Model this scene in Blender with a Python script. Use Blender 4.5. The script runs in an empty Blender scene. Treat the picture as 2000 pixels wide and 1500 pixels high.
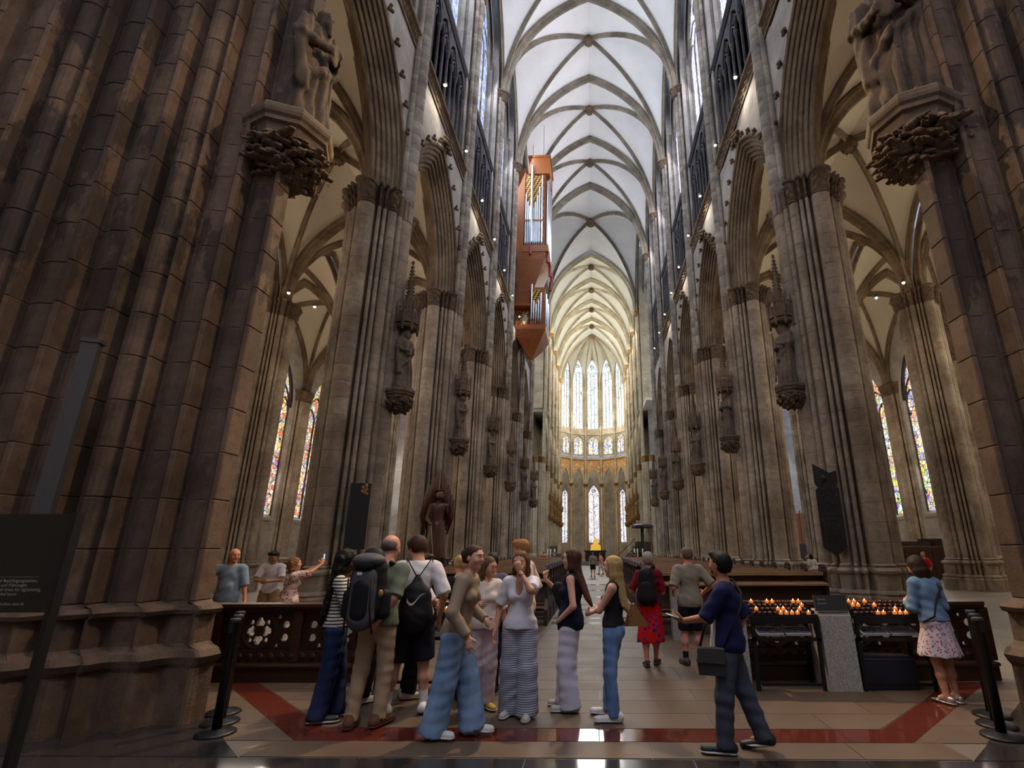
import bpy, math, random
import numpy as np
from mathutils import Vector, Matrix
pi = math.pi
random.seed(7); RNG = np.random.default_rng(7)
SC = bpy.context.scene
COL = SC.collection
# ------------------------------------------------------------------ camera
def make_camera():
    f, px, py, p, yw, r = 1002.9, 1133.1, 768.0, .297, -.025, -.0045
    cam = bpy.data.cameras.new('camera'); o = bpy.data.objects.new('camera', cam); COL.objects.link(o)
    cam.sensor_fit = 'HORIZONTAL'; cam.sensor_width = 36; cam.lens = f / 2000 * 36
    cam.shift_x = -(px - 1000) / 2000; cam.shift_y = (py - 750) / 2000
    cam.clip_start = .05; cam.clip_end = 400
    fw = Vector((math.sin(yw) * math.cos(p), math.cos(yw) * math.cos(p), math.sin(p)))
    rt = Vector((math.cos(yw), -math.sin(yw), 0)); up = rt.cross(fw)
    R = math.cos(r) * rt + math.sin(r) * up; U = -math.sin(r) * rt + math.cos(r) * up
    m = Matrix((R, U, -fw)).transposed().to_4x4(); m.translation = (-.024, 0, 1.609)
    o.matrix_world = m; SC.camera = o
make_camera()
# ------------------------------------------------------------------ view, world, daylight
SC.view_settings.view_transform = 'Standard'; SC.view_settings.look = 'None'
SC.view_settings.gamma = 1; SC.view_settings.use_curve_mapping = False
SC.view_settings.exposure = 0.75
SC.cycles.max_bounces = 4; SC.cycles.diffuse_bounces = 3; SC.cycles.glossy_bounces = 2
SC.cycles.transmission_bounces = 2; SC.cycles.transparent_max_bounces = 4
SC.cycles.sample_clamp_indirect = 3.0; SC.cycles.sample_clamp_direct = 0
SC.cycles.caustics_reflective = False; SC.cycles.caustics_refractive = False
SC.cycles.use_adaptive_sampling = True; SC.cycles.adaptive_threshold = .06; SC.cycles.adaptive_min_samples = 12
SC.cycles.use_denoising = True; SC.cycles.use_light_tree = True
W = bpy.data.worlds.new('world'); SC.world = W; W.use_nodes = True
W.node_tree.nodes['Background'].inputs[0].default_value = (.55, .68, 1, 1)
W.node_tree.nodes['Background'].inputs[1].default_value = .35
def area(name, loc, target, sx, sy, power, col, spread=pi):
    l = bpy.data.lights.new(name, 'AREA'); l.shape = 'RECTANGLE'; l.size = sx; l.size_y = sy
    l.energy = power; l.color = col; l.spread = spread
    o = bpy.data.objects.new(name, l); COL.objects.link(o); o.location = loc
    o.rotation_euler = (Vector(target) - Vector(loc)).to_track_quat('-Z', 'Y').to_euler()
    return o
def point(name, loc, power, col, rad=.1, spot=None, target=None, blend=.6):
    l = bpy.data.lights.new(name, 'SPOT' if spot else 'POINT'); l.energy = power; l.color = col; l.shadow_soft_size = rad
    o = bpy.data.objects.new(name, l); COL.objects.link(o); o.location = loc
    if spot:
        l.spot_size = math.radians(spot); l.spot_blend = blend
        o.rotation_euler = (Vector(target) - Vector(loc)).to_track_quat('-Z', 'Y').to_euler()
    return o
PC = [15.5 + 7.5 * k for k in range(6)]           # nave pier centres (last: west crossing piers)
CH = [68.0 + 7.5 * k for k in range(5)]           # east crossing piers and choir piers
AX = 7.5                                          # arcade axis
COOL = (.80, .88, 1.0); WARM = (1.0, .66, .34); DAY = (.93, .96, 1.0)
for k in range(-1, 6):                            # daylight through the clerestory windows
    y = PC[0] + 7.5 * k + 3.75
    if k == 5: continue
    for s in (-1, 1):
        area('clerestory_daylight', (s * 7.35, y, 34), (-s * 4, y, 30), 5.4, 11, 640, COOL if s < 0 else (.9, .9, 1.0))
for k in range(4):
    y = CH[k] + 3.75
    for s in (-1, 1):
        area('choir_daylight', (s * 7.3, y, 34), (-s * 4, y, 28), 5.4, 12, 700, (1, .98, .9))
area('apse_daylight', (0, 103.4, 30), (0, 80, 20), 8, 18, 2400, (1, .98, .92))
for s in (-1, 1):
    area('transept_daylight', (s * 20, 60.5, 22), (0, 60.5, 8), 12, 26, 900, DAY)
    for k in range(0, 5):
        area('aisle_daylight', (s * 21.9, PC[k] + 3.75, 9), (s * 10, PC[k] + 3.75, 3), 4.6, 9, 150, (1, .92, .8))
area('west_window_daylight', (0, -7.4, 22), (0, 10, 6), 9, 18, 1750, (.88, .92, 1.0))

# ------------------------------------------------------------------ object helpers
def link(o, parent=None):
    COL.objects.link(o)
    if parent is not None: o.parent = parent
    return o
def tag(o, label=None, cat=None, group=None, kind=None):
    if label: o['label'] = label
    if cat: o['category'] = cat
    if group: o['group'] = group
    if kind: o['kind'] = kind
    return o
def empty(name, loc=(0, 0, 0), rz=0., **kw):
    o = bpy.data.objects.new(name, None); o.location = loc; o.rotation_euler = (0, 0, rz); o.empty_display_size = .2
    COL.objects.link(o); return tag(o, **kw)
def mesh(name, V, F, mat=None, smooth=False):
    me = bpy.data.meshes.new(name)
    V = np.asarray(V, dtype=np.float32).reshape(-1, 3)
    if isinstance(F, np.ndarray) and F.ndim == 2:
        n, w = F.shape
        me.vertices.add(len(V)); me.vertices.foreach_set('co', V.ravel())
        me.loops.add(n * w); me.loops.foreach_set('vertex_index', F.astype(np.int32).ravel())
        me.polygons.add(n); me.polygons.foreach_set('loop_start', np.arange(0, n * w, w, dtype=np.int32))
        me.update(calc_edges=True); me.validate()
    else:
        me.from_pydata(V.tolist(), [], F)
    if smooth: me.polygons.foreach_set('use_smooth', np.ones(len(me.polygons), dtype=bool))
    if mat: me.materials.append(mat)
    me.update(); return me
def ob(name, me, parent=None, loc=(0, 0, 0), rz=0., scale=None, rot=None):
    o = bpy.data.objects.new(name, me); o.location = loc
    o.rotation_euler = rot if rot else (0, 0, rz)
    if scale: o.scale = scale
    return link(o, parent)
def copy_tree(o, parent=None):
    c = o.copy(); COL.objects.link(c); c.parent = parent
    for ch in o.children: copy_tree(ch, c)
    return c
class MB:
    """collects shapes into one mesh"""
    def __init__(s): s.V = []; s.F = []; s.n = 0
    def add(s, V, F):
        V = np.asarray(V, float).reshape(-1, 3)
        s.V.append(V); s.F += [[i + s.n for i in f] for f in (F.tolist() if isinstance(F, np.ndarray) else F)]; s.n += len(V); return s
    def box(s, x0, x1, y0, y1, z0, z1, bev=0.):
        if bev <= 0:
            V = [(x0, y0, z0), (x1, y0, z0), (x1, y1, z0), (x0, y1, z0), (x0, y0, z1), (x1, y0, z1), (x1, y1, z1), (x0, y1, z1)]
            return s.add(V, [(0, 3, 2, 1), (4, 5, 6, 7), (0, 1, 5, 4), (1, 2, 6, 5), (2, 3, 7, 6), (3, 0, 4, 7)])
        b = bev; P = [(x0, y0), (x1, y0), (x1, y1), (x0, y1)]
        def ring(i, z): return [(x0 + i, y0 + i, z), (x1 - i, y0 + i, z), (x1 - i, y1 - i, z), (x0 + i, y1 - i, z)]
        V = ring(b, z0) + ring(0, z0 + b) + ring(0, z1 - b) + ring(b, z1)
        F = [(3, 2, 1, 0), (12, 13, 14, 15)]
        for r in range(3):
            for i in range(4):
                j = (i + 1) % 4; F.append((r * 4 + i, r * 4 + j, r * 4 + 4 + j, r * 4 + 4 + i))
        return s.add(V, F)
    def obox(s, c, ax, ay, az):
        """box from centre and three half-axis vectors"""
        c, ax, ay, az = map(np.array, (c, ax, ay, az))
        V = [c + a * ax + b * ay + d * az for d in (-1, 1) for (a, b) in ((-1, -1), (1, -1), (1, 1), (-1, 1))]
        return s.add(V, [(0, 3, 2, 1), (4, 5, 6, 7), (0, 1, 5, 4), (1, 2, 6, 5), (2, 3, 7, 6), (3, 0, 4, 7)])
    def lathe(s, prof, n=16, c=(0, 0, 0), cap=True):
        """prof: (r, z) pairs bottom to top"""
        a = np.linspace(0, 2 * pi, n, endpoint=False); V = []; F = []
        for r, z in prof: V += [(c[0] + r * math.cos(t), c[1] + r * math.sin(t), c[2] + z) for t in a]
        for k in range(len(prof) - 1):
            for i in range(n):
                j = (i + 1) % n; F.append((k * n + i, k * n + j, k * n + n + j, k * n + n + i))
        if cap: F.append(tuple(range(n - 1, -1, -1))); m = (len(prof) - 1) * n; F.append(tuple(range(m, m + n)))
        return s.add(V, F)
    def tube(s, pts, r, n=8, close=False):
        pts = [np.array(p, float) for p in pts]; N = len(pts); R = r if hasattr(r, '__len__') else [r] * N
        V = []; F = []; up0 = np.array([0, 0, 1.]); u = None
        for i, p in enumerate(pts):
            t = (pts[(i + 1) % N] - pts[i - 1]) if close else pts[min(i + 1, N - 1)] - pts[max(i - 1, 0)]
            t = t / (np.linalg.norm(t) + 1e-9)
            if u is None: u = np.cross(t, up0 if abs(t[2]) < .9 else np.array([1., 0, 0]))
            u = u - t * (u @ t); u /= np.linalg.norm(u) + 1e-9; w = np.cross(t, u)
            V += [p + R[i] * (math.cos(a) * u + math.sin(a) * w) for a in np.linspace(0, 2 * pi, n, endpoint=False)]
        for k in range(N if close else N - 1):
            k2 = (k + 1) % N
            for i in range(n):
                j = (i + 1) % n; F.append((k * n + i, k * n + j, k2 * n + j, k2 * n + i))
        if not close: F.append(tuple(range(n - 1, -1, -1))); F.append(tuple(range((N - 1) * n, N * n)))
        return s.add(V, F)
    def prism(s, poly, z0, z1, axis='z'):
        """poly: 2d points ccw, extruded along axis"""
        n = len(poly)
        f = {'z': lambda a, b, c: (a, b, c), 'y': lambda a, b, c: (a, c, b), 'x': lambda a, b, c: (c, a, b)}[axis]
        V = [f(a, b, z0) for a, b in poly] + [f(a, b, z1) for a, b in poly]
        F = [tuple(range(n - 1, -1, -1)), tuple(range(n, 2 * n))] + [(i, (i + 1) % n, n + (i + 1) % n, n + i) for i in range(n)]
        return s.add(V, F)
    def ball(s, c, r, n=8, m=6, sc=(1, 1, 1)):
        V = []; F = []
        for k in range(m + 1):
            t = -pi / 2 + pi * k / m
            V += [(c[0] + sc[0] * r * math.cos(t) * math.cos(a), c[1] + sc[1] * r * math.cos(t) * math.sin(a), c[2] + sc[2] * r * math.sin(t)) for a in np.linspace(0, 2 * pi, n, endpoint=False)]
        for k in range(m):
            for i in range(n):
                j = (i + 1) % n; F.append((k * n + i, k * n + j, k * n + n + j, k * n + n + i))
        return s.add(V, F)
    def mesh(s, name, mat=None, smooth=False):
        return mesh(name, np.concatenate(s.V), s.F, mat, smooth)
    def ob(s, name, mat, parent=None, smooth=False, loc=(0, 0, 0), rz=0.):
        return ob(name, s.mesh(name, mat, smooth), parent, loc, rz)
def grid_faces(nu, nv, closed_u=False, closed_v=False):
    """faces of a (nu x nv) vertex grid, index u*nv+v"""
    F = []
    for u in range(nu if closed_u else nu - 1):
        u2 = (u + 1) % nu
        for v in range(nv if closed_v else nv - 1):
            v2 = (v + 1) % nv; F.append((u * nv + v, u2 * nv + v, u2 * nv + v2, u * nv + v2))
    return np.array(F)

# ------------------------------------------------------------------ materials
class NT:
    def __init__(s, name):
        s.m = bpy.data.materials.new(name); s.m.use_nodes = True; s.t = s.m.node_tree; s.b = s.t.nodes['Principled BSDF']
        s.out = s.t.nodes['Material Output']
    def n(s, typ, **kw):
        x = s.t.nodes.new('ShaderNode' + typ)
        for k, v in kw.items():
            if k.startswith('_'): setattr(x, k[1:], v)
        return x
    def l(s, a, b): s.t.links.new(a, b)
    def val(s, x, i): return x
    def math(s, op, a, b=None, c=None):
        x = s.t.nodes.new('ShaderNodeMath'); x.operation = op
        for i, v in enumerate((a, b, c)):
            if v is None: continue
            if isinstance(v, (int, float)): x.inputs[i].default_value = v
            else: s.l(v, x.inputs[i])
        return x.outputs[0]
    def pos(s, kind='Position'):
        if kind == 'Position': return s.n('NewGeometry').outputs['Position']
        return s.n('TexCoord').outputs[kind]
    def mapv(s, v, scale=(1, 1, 1), loc=(0, 0, 0), rot=(0, 0, 0)):
        x = s.n('Mapping'); x.inputs['Scale'].default_value = scale; x.inputs['Location'].default_value = loc; x.inputs['Rotation'].default_value = rot
        s.l(v, x.inputs['Vector']); return x.outputs[0]
    def noise(s, v, scale, detail=4, rough=.55, out=0):
        x = s.n('TexNoise'); x.inputs['Scale'].default_value = scale; x.inputs['Detail'].default_value = detail; x.inputs['Roughness'].default_value = rough
        if v is not None: s.l(v, x.inputs['Vector'])
        return x.outputs[out]
    def ramp(s, f, stops, interp='LINEAR'):
        x = s.n('ValToRGB'); e = x.color_ramp.elements; x.color_ramp.interpolation = interp
        while len(e) < len(stops): e.new(.5)
        for k, (p, c) in enumerate(stops):
            e[k].position = p; e[k].color = (c, c, c, 1) if isinstance(c, (int, float)) else (*c, 1)
        s.l(f, x.inputs[0]); return x.outputs[0]
    def mix(s, f, a, b, typ='MIX'):
        x = s.t.nodes.new('ShaderNodeMix'); x.data_type = 'RGBA'; x.blend_type = typ
        for i, v in ((0, f), (6, a), (7, b)):
            if isinstance(v, (int, float)): x.inputs[i].default_value = v if i == 0 else (v, v, v, 1)
            elif isinstance(v, tuple): x.inputs[i].default_value = (*v, 1)
            else: s.l(v, x.inputs[i])
        return x.outputs[2]
    def sep(s, v):
        x = s.n('SeparateXYZ'); s.l(v, x.inputs[0]); return x.outputs
    def comb(s, a, b, c):
        x = s.n('CombineXYZ')
        for i, v in enumerate((a, b, c)):
            if isinstance(v, (int, float)): x.inputs[i].default_value = v
            else: s.l(v, x.inputs[i])
        return x.outputs[0]
    def white(s, v, out=0):
        x = s.n('TexWhiteNoise'); x.noise_dimensions = '3D'; s.l(v, x.inputs['Vector']); return x.outputs[out]
    def rnd(s): return s.n('ObjectInfo').outputs['Random']
    def col(s, c):
        if isinstance(c, tuple): s.b.inputs['Base Color'].default_value = (*c, 1)
        else: s.l(c, s.b.inputs['Base Color'])
        return s
    def set(s, rough=.8, metal=0., spec=.4):
        s.b.inputs['Roughness'].default_value = rough; s.b.inputs['Metallic'].default_value = metal
        s.b.inputs['Specular IOR Level'].default_value = spec; return s
    def bump(s, h, dist=.01, strength=.6):
        x = s.n('Bump'); x.inputs['Distance'].default_value = dist; x.inputs['Strength'].default_value = strength
        s.l(h, x.inputs['Height']); s.l(x.outputs[0], s.b.inputs['Normal']); return s
    def emit(s, c, strength=1., sampled=False):
        if isinstance(c, tuple): s.b.inputs['Emission Color'].default_value = (*c, 1)
        else: s.l(c, s.b.inputs['Emission Color'])
        s.b.inputs['Emission Strength'].default_value = strength
        if not sampled: s.m.cycles.emission_sampling = 'NONE'
        return s
def srgb(r, g, b):
    f = lambda v: (v / 255 / 12.92) if v / 255 <= .04045 else ((v / 255 + .055) / 1.055) ** 2.4
    return (f(r), f(g), f(b))
MATS = {}
def plain(name, c, rough=.7, metal=0., spec=.4, var=.12, scale=40, bump=0.):
    """a plain colour with a little mottling"""
    if name in MATS: return MATS[name]
    m = NT(name); n = m.noise(m.pos('Object'), scale, 3)
    k = m.ramp(n, [(.3, 1 - var), (.7, 1 + var)]); m.col(m.mix(1., c, k, 'MULTIPLY')).set(rough, metal, spec)
    if bump: m.bump(n, bump)
    MATS[name] = m.m; return m.m
def stone(name, light, dark, stain=.35, course=.52, joints=True, drum=.35, rough=.85, blotch=None, sc=1.0):
    m = NT(name); P = m.pos(); x, y, z = m.sep(P); r = m.rnd()
    zz = m.math('ADD', m.math('DIVIDE', z, course), m.math('MULTIPLY', r, 7.))
    cid = m.math('FLOOR', zz)
    w = m.white(m.comb(m.math('FLOOR', m.math('MULTIPLY', x, 1.6)), m.math('FLOOR', m.math('MULTIPLY', y, 1.6)), cid))
    n1 = m.noise(P, .55 * sc, 3, .6); n2 = m.noise(P, 6 * sc, 4, .65)
    base = m.mix(m.ramp(n1, [(.35, 0.), (.68, 1.)]), light, dark)
    base = m.mix(m.math('MULTIPLY', m.ramp(w, [(0., 0.), (.55, .15), (1., 1.)]), drum), base, tuple(c * .42 for c in dark))
    base = m.mix(m.math('MULTIPLY', m.ramp(n2, [(.42, 0.), (.75, 1.)]), stain), base, tuple(c * .35 for c in dark))
    if blotch:
        n3 = m.noise(m.mapv(P, (1, 1, .45)), 1.1, 6, .66)
        base = m.mix(m.math('MULTIPLY', m.ramp(n3, [(.515, 0.), (.545, 1.)]), blotch), base, (.035, .026, .022))
    h = m.noise(P, 30, 2, .7)
    if joints:
        fr = m.math('FRACT', zz); j = m.math('LESS_THAN', fr, .022)
        base = m.mix(m.math('MULTIPLY', j, .55), base, (.03, .025, .02)); h = m.math('SUBTRACT', h, j)
    m.col(base).set(rough, 0, .25).bump(h, .012, .5); return m.m
LT, DK = srgb(184, 168, 148), srgb(128, 112, 96)
M_pier = stone('pier_stone', LT, DK, .45, drum=.28, joints=False)
M_shaft = stone('shaft_stone', srgb(176, 166, 152), srgb(122, 112, 102), .4, drum=.45)
M_near = stone('tower_pier_stone', srgb(118, 97, 82), srgb(80, 65, 56), .5, drum=.25, joints=False, blotch=.25)
M_nearD = stone('stained_tower_stone', srgb(120, 98, 80), srgb(84, 68, 55), .5, drum=.3, joints=False, blotch=.72)
M_wall = stone('ashlar_stone', srgb(190, 184, 176), srgb(158, 150, 140), .25, drum=.3, course=.45)
M_dark = stone('dark_tracery_stone', srgb(96, 94, 98), srgb(66, 64, 68), .4, joints=False, drum=.2)
M_arch = stone('arch_stone', srgb(160, 140, 116), srgb(112, 94, 76), .4, drum=.5, joints=False)
M_leaf = stone('carved_foliage_stone', srgb(128, 108, 88), srgb(84, 70, 58), .5, joints=False, drum=.1)
M_rib = stone('rib_stone', srgb(150, 140, 122), srgb(110, 100, 86), .35, joints=False, drum=.3)
M_ribc = stone('choir_rib_stone', srgb(214, 202, 172), srgb(176, 160, 128), .2, joints=False, drum=.15)
M_choir = stone('choir_stone', srgb(214, 200, 172), srgb(172, 156, 128), .25, drum=.2)
M_statue = stone('statue_stone', srgb(126, 112, 98), srgb(80, 70, 62), .5, joints=False, drum=0., sc=2)
M_statued = stone('dark_statue_stone', srgb(98, 80, 64), srgb(62, 51, 42), .5, joints=False, drum=0., sc=2)
M_gold = plain('gilded_stone', srgb(150, 112, 60), .45, .3, .5, .3, 9)
def plaster(name, c):
    m = NT(name); n = m.noise(m.pos(), .5, 5, .6); m.col(m.mix(m.ramp(n, [(.35, 0.), (.7, .35)]), c, tuple(v * .72 for v in c))).set(.9, 0, .2).bump(m.noise(m.pos(), 8, 3), .006, .3); return m.m
M_vault = plaster('vault_plaster', srgb(240, 237, 230)); M_avault = plaster('aisle_plaster', srgb(216, 204, 182)); M_cvault = plaster('choir_plaster', srgb(236, 232, 216))
# ================================================================== pointed-arch geometry
def arc_pts(a, h, v, n):
    """pointed arch of half span a and rise h, offset outwards by v: (horizontal, height) from left foot over apex to right foot"""
    R = (a * a + h * h) / (2 * a); c = R - a; ph = math.acos(max(-1, min(1, c / (R + v))))
    L = [(c - (R + v) * math.cos(ph * t), (R + v) * math.sin(ph * t)) for t in np.linspace(0, 1, n)]
    return L + [(-x, z) for x, z in reversed(L[:-1])]
def sweep_arch(a, h, prof, n=12):
    """prof: (u, v) list; returns verts in (u, horizontal, height) and faces"""
    rows = [arc_pts(a, h, v, n) for u, v in prof]; m = 2 * n - 1; V = []
    for j, (u, v) in enumerate(prof): V += [(u, x, z) for x, z in rows[j]]
    return np.array(V), grid_faces(len(prof), m)
def curve_pts(p, q, apexz, n, k=.0):
    """half of a pointed arch from springing p up to crown q (circular arc in the vertical plane, vertical tangent at p)"""
    p, q = np.array(p, float), np.array(q, float); d = q[:2] - p[:2]; a = np.linalg.norm(d); h = q[2] - p[2]; d /= a
    R = (a * a + h * h) / (2 * a)
    if R < 1e-6: R = a
    ph = math.atan2(h, R - a); out = []
    for t in np.linspace(0, 1, n):
        x = R - R * math.cos(ph * t); z = R * math.sin(ph * t); out.append((p[0] + d[0] * x, p[1] + d[1] * x, p[2] + z))
    return np.array(out)
def sweep_rib(P, w, dep, roll=True):
    """rib along points P (hanging below the curve); returns V, F"""
    if roll: pr = [(-.5, .0), (-.5, -.35), (-.36, -.5), (-.3, -.42), (-.2, -.7), (-.16, -.95), (0, -1.06), (.16, -.95), (.2, -.7), (.3, -.42), (.36, -.5), (.5, -.35), (.5, .0)]
    else: pr = [(-.5, 0), (-.5, -.4), (-.2, -.9), (0, -1), (.2, -.9), (.5, -.4), (.5, 0)]
    P = np.array(P, float); n = len(P); V = []
    T = np.gradient(P, axis=0); T /= np.linalg.norm(T, axis=1)[:, None]
    hd = P[-1] - P[0]; hd[2] = 0; hd /= np.linalg.norm(hd) + 1e-9; B = np.array([-hd[1], hd[0], 0])
    for i in range(n):
        N = np.cross(T[i], B); N = N if N[2] > 0 or abs(N[2]) < 1e-6 and True else -N
        # outward normal: pointing up / away from the opening
        out = np.array([-hd[0] * T[i][2], -hd[1] * T[i][2], math.hypot(T[i][0], T[i][1])])
        V += [P[i] + B * w * u + out * dep * v for u, v in pr]
    return np.array(V), grid_faces(n, len(pr))
# ================================================================== clustered piers
def polar(circles, core, n):
    th = np.linspace(0, 2 * pi, n, endpoint=False); r = np.full(n, core)
    for ang, d, cr in circles:
        cx, cy = d * math.cos(math.radians(ang)), d * math.sin(math.radians(ang))
        al = cx * np.cos(th) + cy * np.sin(th); ac = np.abs(cx * np.sin(th) - cy * np.cos(th))
        hit = ac < cr; t = np.where(hit, al + np.sqrt(np.maximum(cr * cr - ac * ac, 0)), 0); r = np.maximum(r, t)
    return th, r
def loft(th, rings, smooth_r=None, closed=True):
    """rings: (radius array, z); returns V, F with end caps"""
    n = len(th); V = []
    for r, z in rings: V += list(zip(r * np.cos(th), r * np.sin(th), np.full(n, z)))
    F = grid_faces(len(rings), n, False, True)[:, ::-1].tolist()
    F.append(tuple(range(n - 1, -1, -1))); m = (len(rings) - 1) * n; F.append(tuple(range(m, m + n)))
    return np.array(V), F
def blur(r, k):
    out = r.copy()
    for _ in range(k): out = (np.roll(out, 1) + out * 2 + np.roll(out, -1)) / 4
    return out
NAVE_C = []
for _a, _d, _r in ((26.5, .96, .095), (44, .96, .155), (59, 1.04, .07), (68.5, 1.1, .065)):
    for _s in (_a, -_a, 180 - _a, _a - 180): NAVE_C.append((_s, _d, _r))
NAVE_C += [(0, .86, .27), (90, 1.09, .29), (-90, 1.09, .29), (180, .9, .27)]
NA = 324
th_n, r_n = polar(NAVE_C, .74, NA)
def bumps(th, z, seed, f1=26, amp=.07):
    return amp * (np.abs(np.sin(th * f1 / 2 + seed + z * 9)) * .7 + .6 * np.abs(np.sin(th * f1 * .77 + z * 23 + seed * 2)) - .3)
def course_mesh(th, r, h, mat, g=.012):
    V, F = loft(th, [(r - g, 0), (r, g), (r, h - g), (r - g, h)]); return mesh('stone_course', V, F, mat, False)
def base_mesh(th, r, top, mat):
    s1, s2 = blur(r, 3), blur(r, 10)
    V, F = loft(th, [(s2 + .34, 0), (s2 + .34, .42), (s2 + .28, .47), (s2 + .31, .52), (s2 + .27, .58), (s1 + .17, .6), (s1 + .17, top - .28), (s1 + .24, top - .24), (s1 + .26, top - .18), (s1 + .2, top - .12), (s1 + .06, top - .1), (s1 + .1, top - .05), (r + .01, top)])
    return mesh('pier_base', V, F, mat, False)
def capital_mesh(th, r, h, mat, seed=1., flare=.2, skip=0.):
    R = []; s0 = blur(r, 3); k = np.clip((np.abs((th + pi) % (2 * pi) - pi) - skip) / .12, 0, 1) if skip else np.ones(len(th)); s = s0
    R.append((r + .0, 0)); R.append((s + .05, .03)); R.append((s + .05, .08)); R.append((s + .01, .1))
    for z in np.linspace(.14, .82, 8):
        R.append((s + flare * z ** 1.5 + bumps(th, z, seed), z * h))
    R += [(s + flare + .02, .84 * h), (s + flare + .07, .87 * h), (s + flare + .07, .97 * h), (s + flare, h)]
    V, F = loft(th, [(r + (q - r) * k, z) for q, z in R]); return mesh('foliage_capital', V, F, mat, False)
CAPZ = 12.67; SPR = 13.5; BASE = 1.25
NC = 22; CHT = (CAPZ - BASE) / NC
me_course = course_mesh(th_n, r_n, CHT, M_pier); me_base = base_mesh(th_n, r_n, BASE, M_pier); me_cap = capital_mesh(th_n, r_n, SPR - CAPZ, M_leaf, skip=.55); me_capa = capital_mesh(th_n, r_n, SPR - CAPZ, M_leaf)
V, F = loft(th_n, [(r_n, BASE), (r_n, CAPZ)]); me_farshaft = mesh('pier_shafts', V, F, M_shaft); V, F = loft(th_n, [(r_n, BASE), (r_n, CAPZ)]); me_chshaft = mesh('pier_shafts', V, F, M_choir)
me_cbase = base_mesh(th_n, r_n, BASE, M_choir); me_ccap = capital_mesh(th_n, r_n, SPR - CAPZ, M_gold, skip=.55)
VTOP = 34.0
def shaft_mesh(r, z0, z1, mat, drum=.62, n=12, ringg=.006):
    b = MB(); pr = []; z = z0
    while z < z1 - .01:
        e = min(z + drum, z1); pr += [(r - ringg, z), (r, z + .012), (r, e - .012), (r - ringg, e)]; z = e
    b.lathe(pr, n); return b.mesh('vault_shaft', mat, True)
me_vs = [shaft_mesh(.27, SPR - .8, VTOP, M_shaft), shaft_mesh(.11, SPR - .8, VTOP, M_shaft, .9, 8)]
me_vsc = [shaft_mesh(.22, SPR - .8, VTOP, M_choir), shaft_mesh(.10, SPR - .8, VTOP, M_choir, .9, 8)]
th_v, r_v = polar([(0, .28, .26), (60, .24, .14), (-60, .24, .14), (100, .3, .12), (-100, .3, .12)], .22, 80)
me_vcap = capital_mesh(th_v, r_v, .8, M_leaf, 2., .2); me_vccap = capital_mesh(th_v, r_v, .8, M_gold, 2., .16)
ORD = ['first', 'second', 'third', 'fourth', 'fifth', 'sixth', 'seventh', 'eighth', 'ninth', 'tenth', 'eleventh', 'twelfth', 'thirteenth', 'fourteenth', 'fifteenth', 'sixteenth', 'seventeenth', 'eighteenth', 'nineteenth', 'twentieth', 'twenty-first', 'twenty-second', 'twenty-third', 'twenty-fourth', 'twenty-fifth', 'twenty-sixth', 'twenty-seventh']
SIDE = {-1: 'left', 1: 'right'}
def pier(s, y, label, x=AX, near=True, choir=False, shafts=True, grp=None):
    t = empty('clustered_pier', (s * x, y, 0), 0 if s < 0 else pi, label=label, cat='pier', group=grp, kind='structure')
    ob('pier_base', me_cbase if choir else me_base, t)
    if near:
        for i in range(NC):
            o = ob('stone_course', me_course, t, (0, 0, BASE + i * CHT))
    else: ob('pier_shafts', me_chshaft if choir else me_farshaft, t)
    ob('foliage_capital', me_ccap if choir else (me_cap if shafts else me_capa), t, (0, 0, CAPZ))
    if not shafts: t.scale = (.8, .8, 1)
    if shafts:
        q = me_vsc if choir else me_vs
        ob('vault_shaft', q[0], t, (.87, 0, 0))
        for dy in (-.40, .40): ob('vault_shaft', q[1], t, (.84, dy, 0))
        ob('vault_capital', me_vccap if choir else me_vcap, t, (.66, 0, VTOP - .1))
    return t
PIERS = {}
for s in (-1, 1):
    for k in range(6):
        PIERS[s, k] = pier(s, PC[k], f'{ORD[k]} clustered stone pier along the {SIDE[s]} nave arcade beyond the tower pier', near=k < 4)
    for k in range(5):
        PIERS[s, 6 + k] = pier(s, CH[k], f'{ORD[k]} pale pier on the {SIDE[s]} side of the distant choir', near=False, choir=True)
    for k in range(0, 5):
        pier(s, PC[k] + .1, f'{ORD[k]} free-standing pier between the two {SIDE[s]} aisles', x=15.8, near=k in (0, 1), shafts=False)
# ================================================================== arcade walls, triforium, clerestory
def arch_prof(w, dep, n=7):
    """stepped roll moulding: u across the wall thickness, v outwards"""
    pr = []
    for i in range(n):
        u0 = w * (1 - i / (n - .5)); v0 = dep * (1 - i / (n - 1))
        q = w / (n - .5)
        pr += [(-u0, v0), (-u0 + q * .12, v0 - dep * .10), (-u0 + q * .55, v0 - dep * .13), (-u0 + q * .8, v0 - dep * .06), (-u0 + q * .82, v0 - dep * .02)]
    pr = [p for p in pr if p[0] < -.04]
    return pr + [(-u, v) for u, v in reversed(pr)]
A_H = 2.72; A_R = 4.75; A_D = 1.05; WT = .74
V, F = sweep_arch(A_H, A_R, arch_prof(WT, A_D), 16); me_arch = mesh('arch_moulding', V, F, M_arch, False)
V, F = sweep_arch(A_H, A_R, arch_prof(WT, A_D), 16); me_archc = mesh('arch_moulding', V, F, M_choir, False)
STR = 20.3
def spandrel(mat):
    b = MB(); top = arc_pts(A_H, A_R, A_D - .02, 16); H = 3.75
    pts = [(-H, 0)] + [(x, z) for x, z in top] + [(H, 0)]
    for u in (-WT, WT):
        V = []; F = []
        for x, z in pts: V += [(u, x, z), (u, x, STR - SPR)]
        for i in range(len(pts) - 1):
            f = (2 * i, 2 * i + 2, 2 * i + 3, 2 * i + 1); F.append(f if u > 0 else f[::-1])
        b.add(V, F)
    b.box(-WT, WT, -H, H, STR - SPR - .1, STR - SPR)
    return b.mesh('spandrel_wall', mat)
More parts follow.
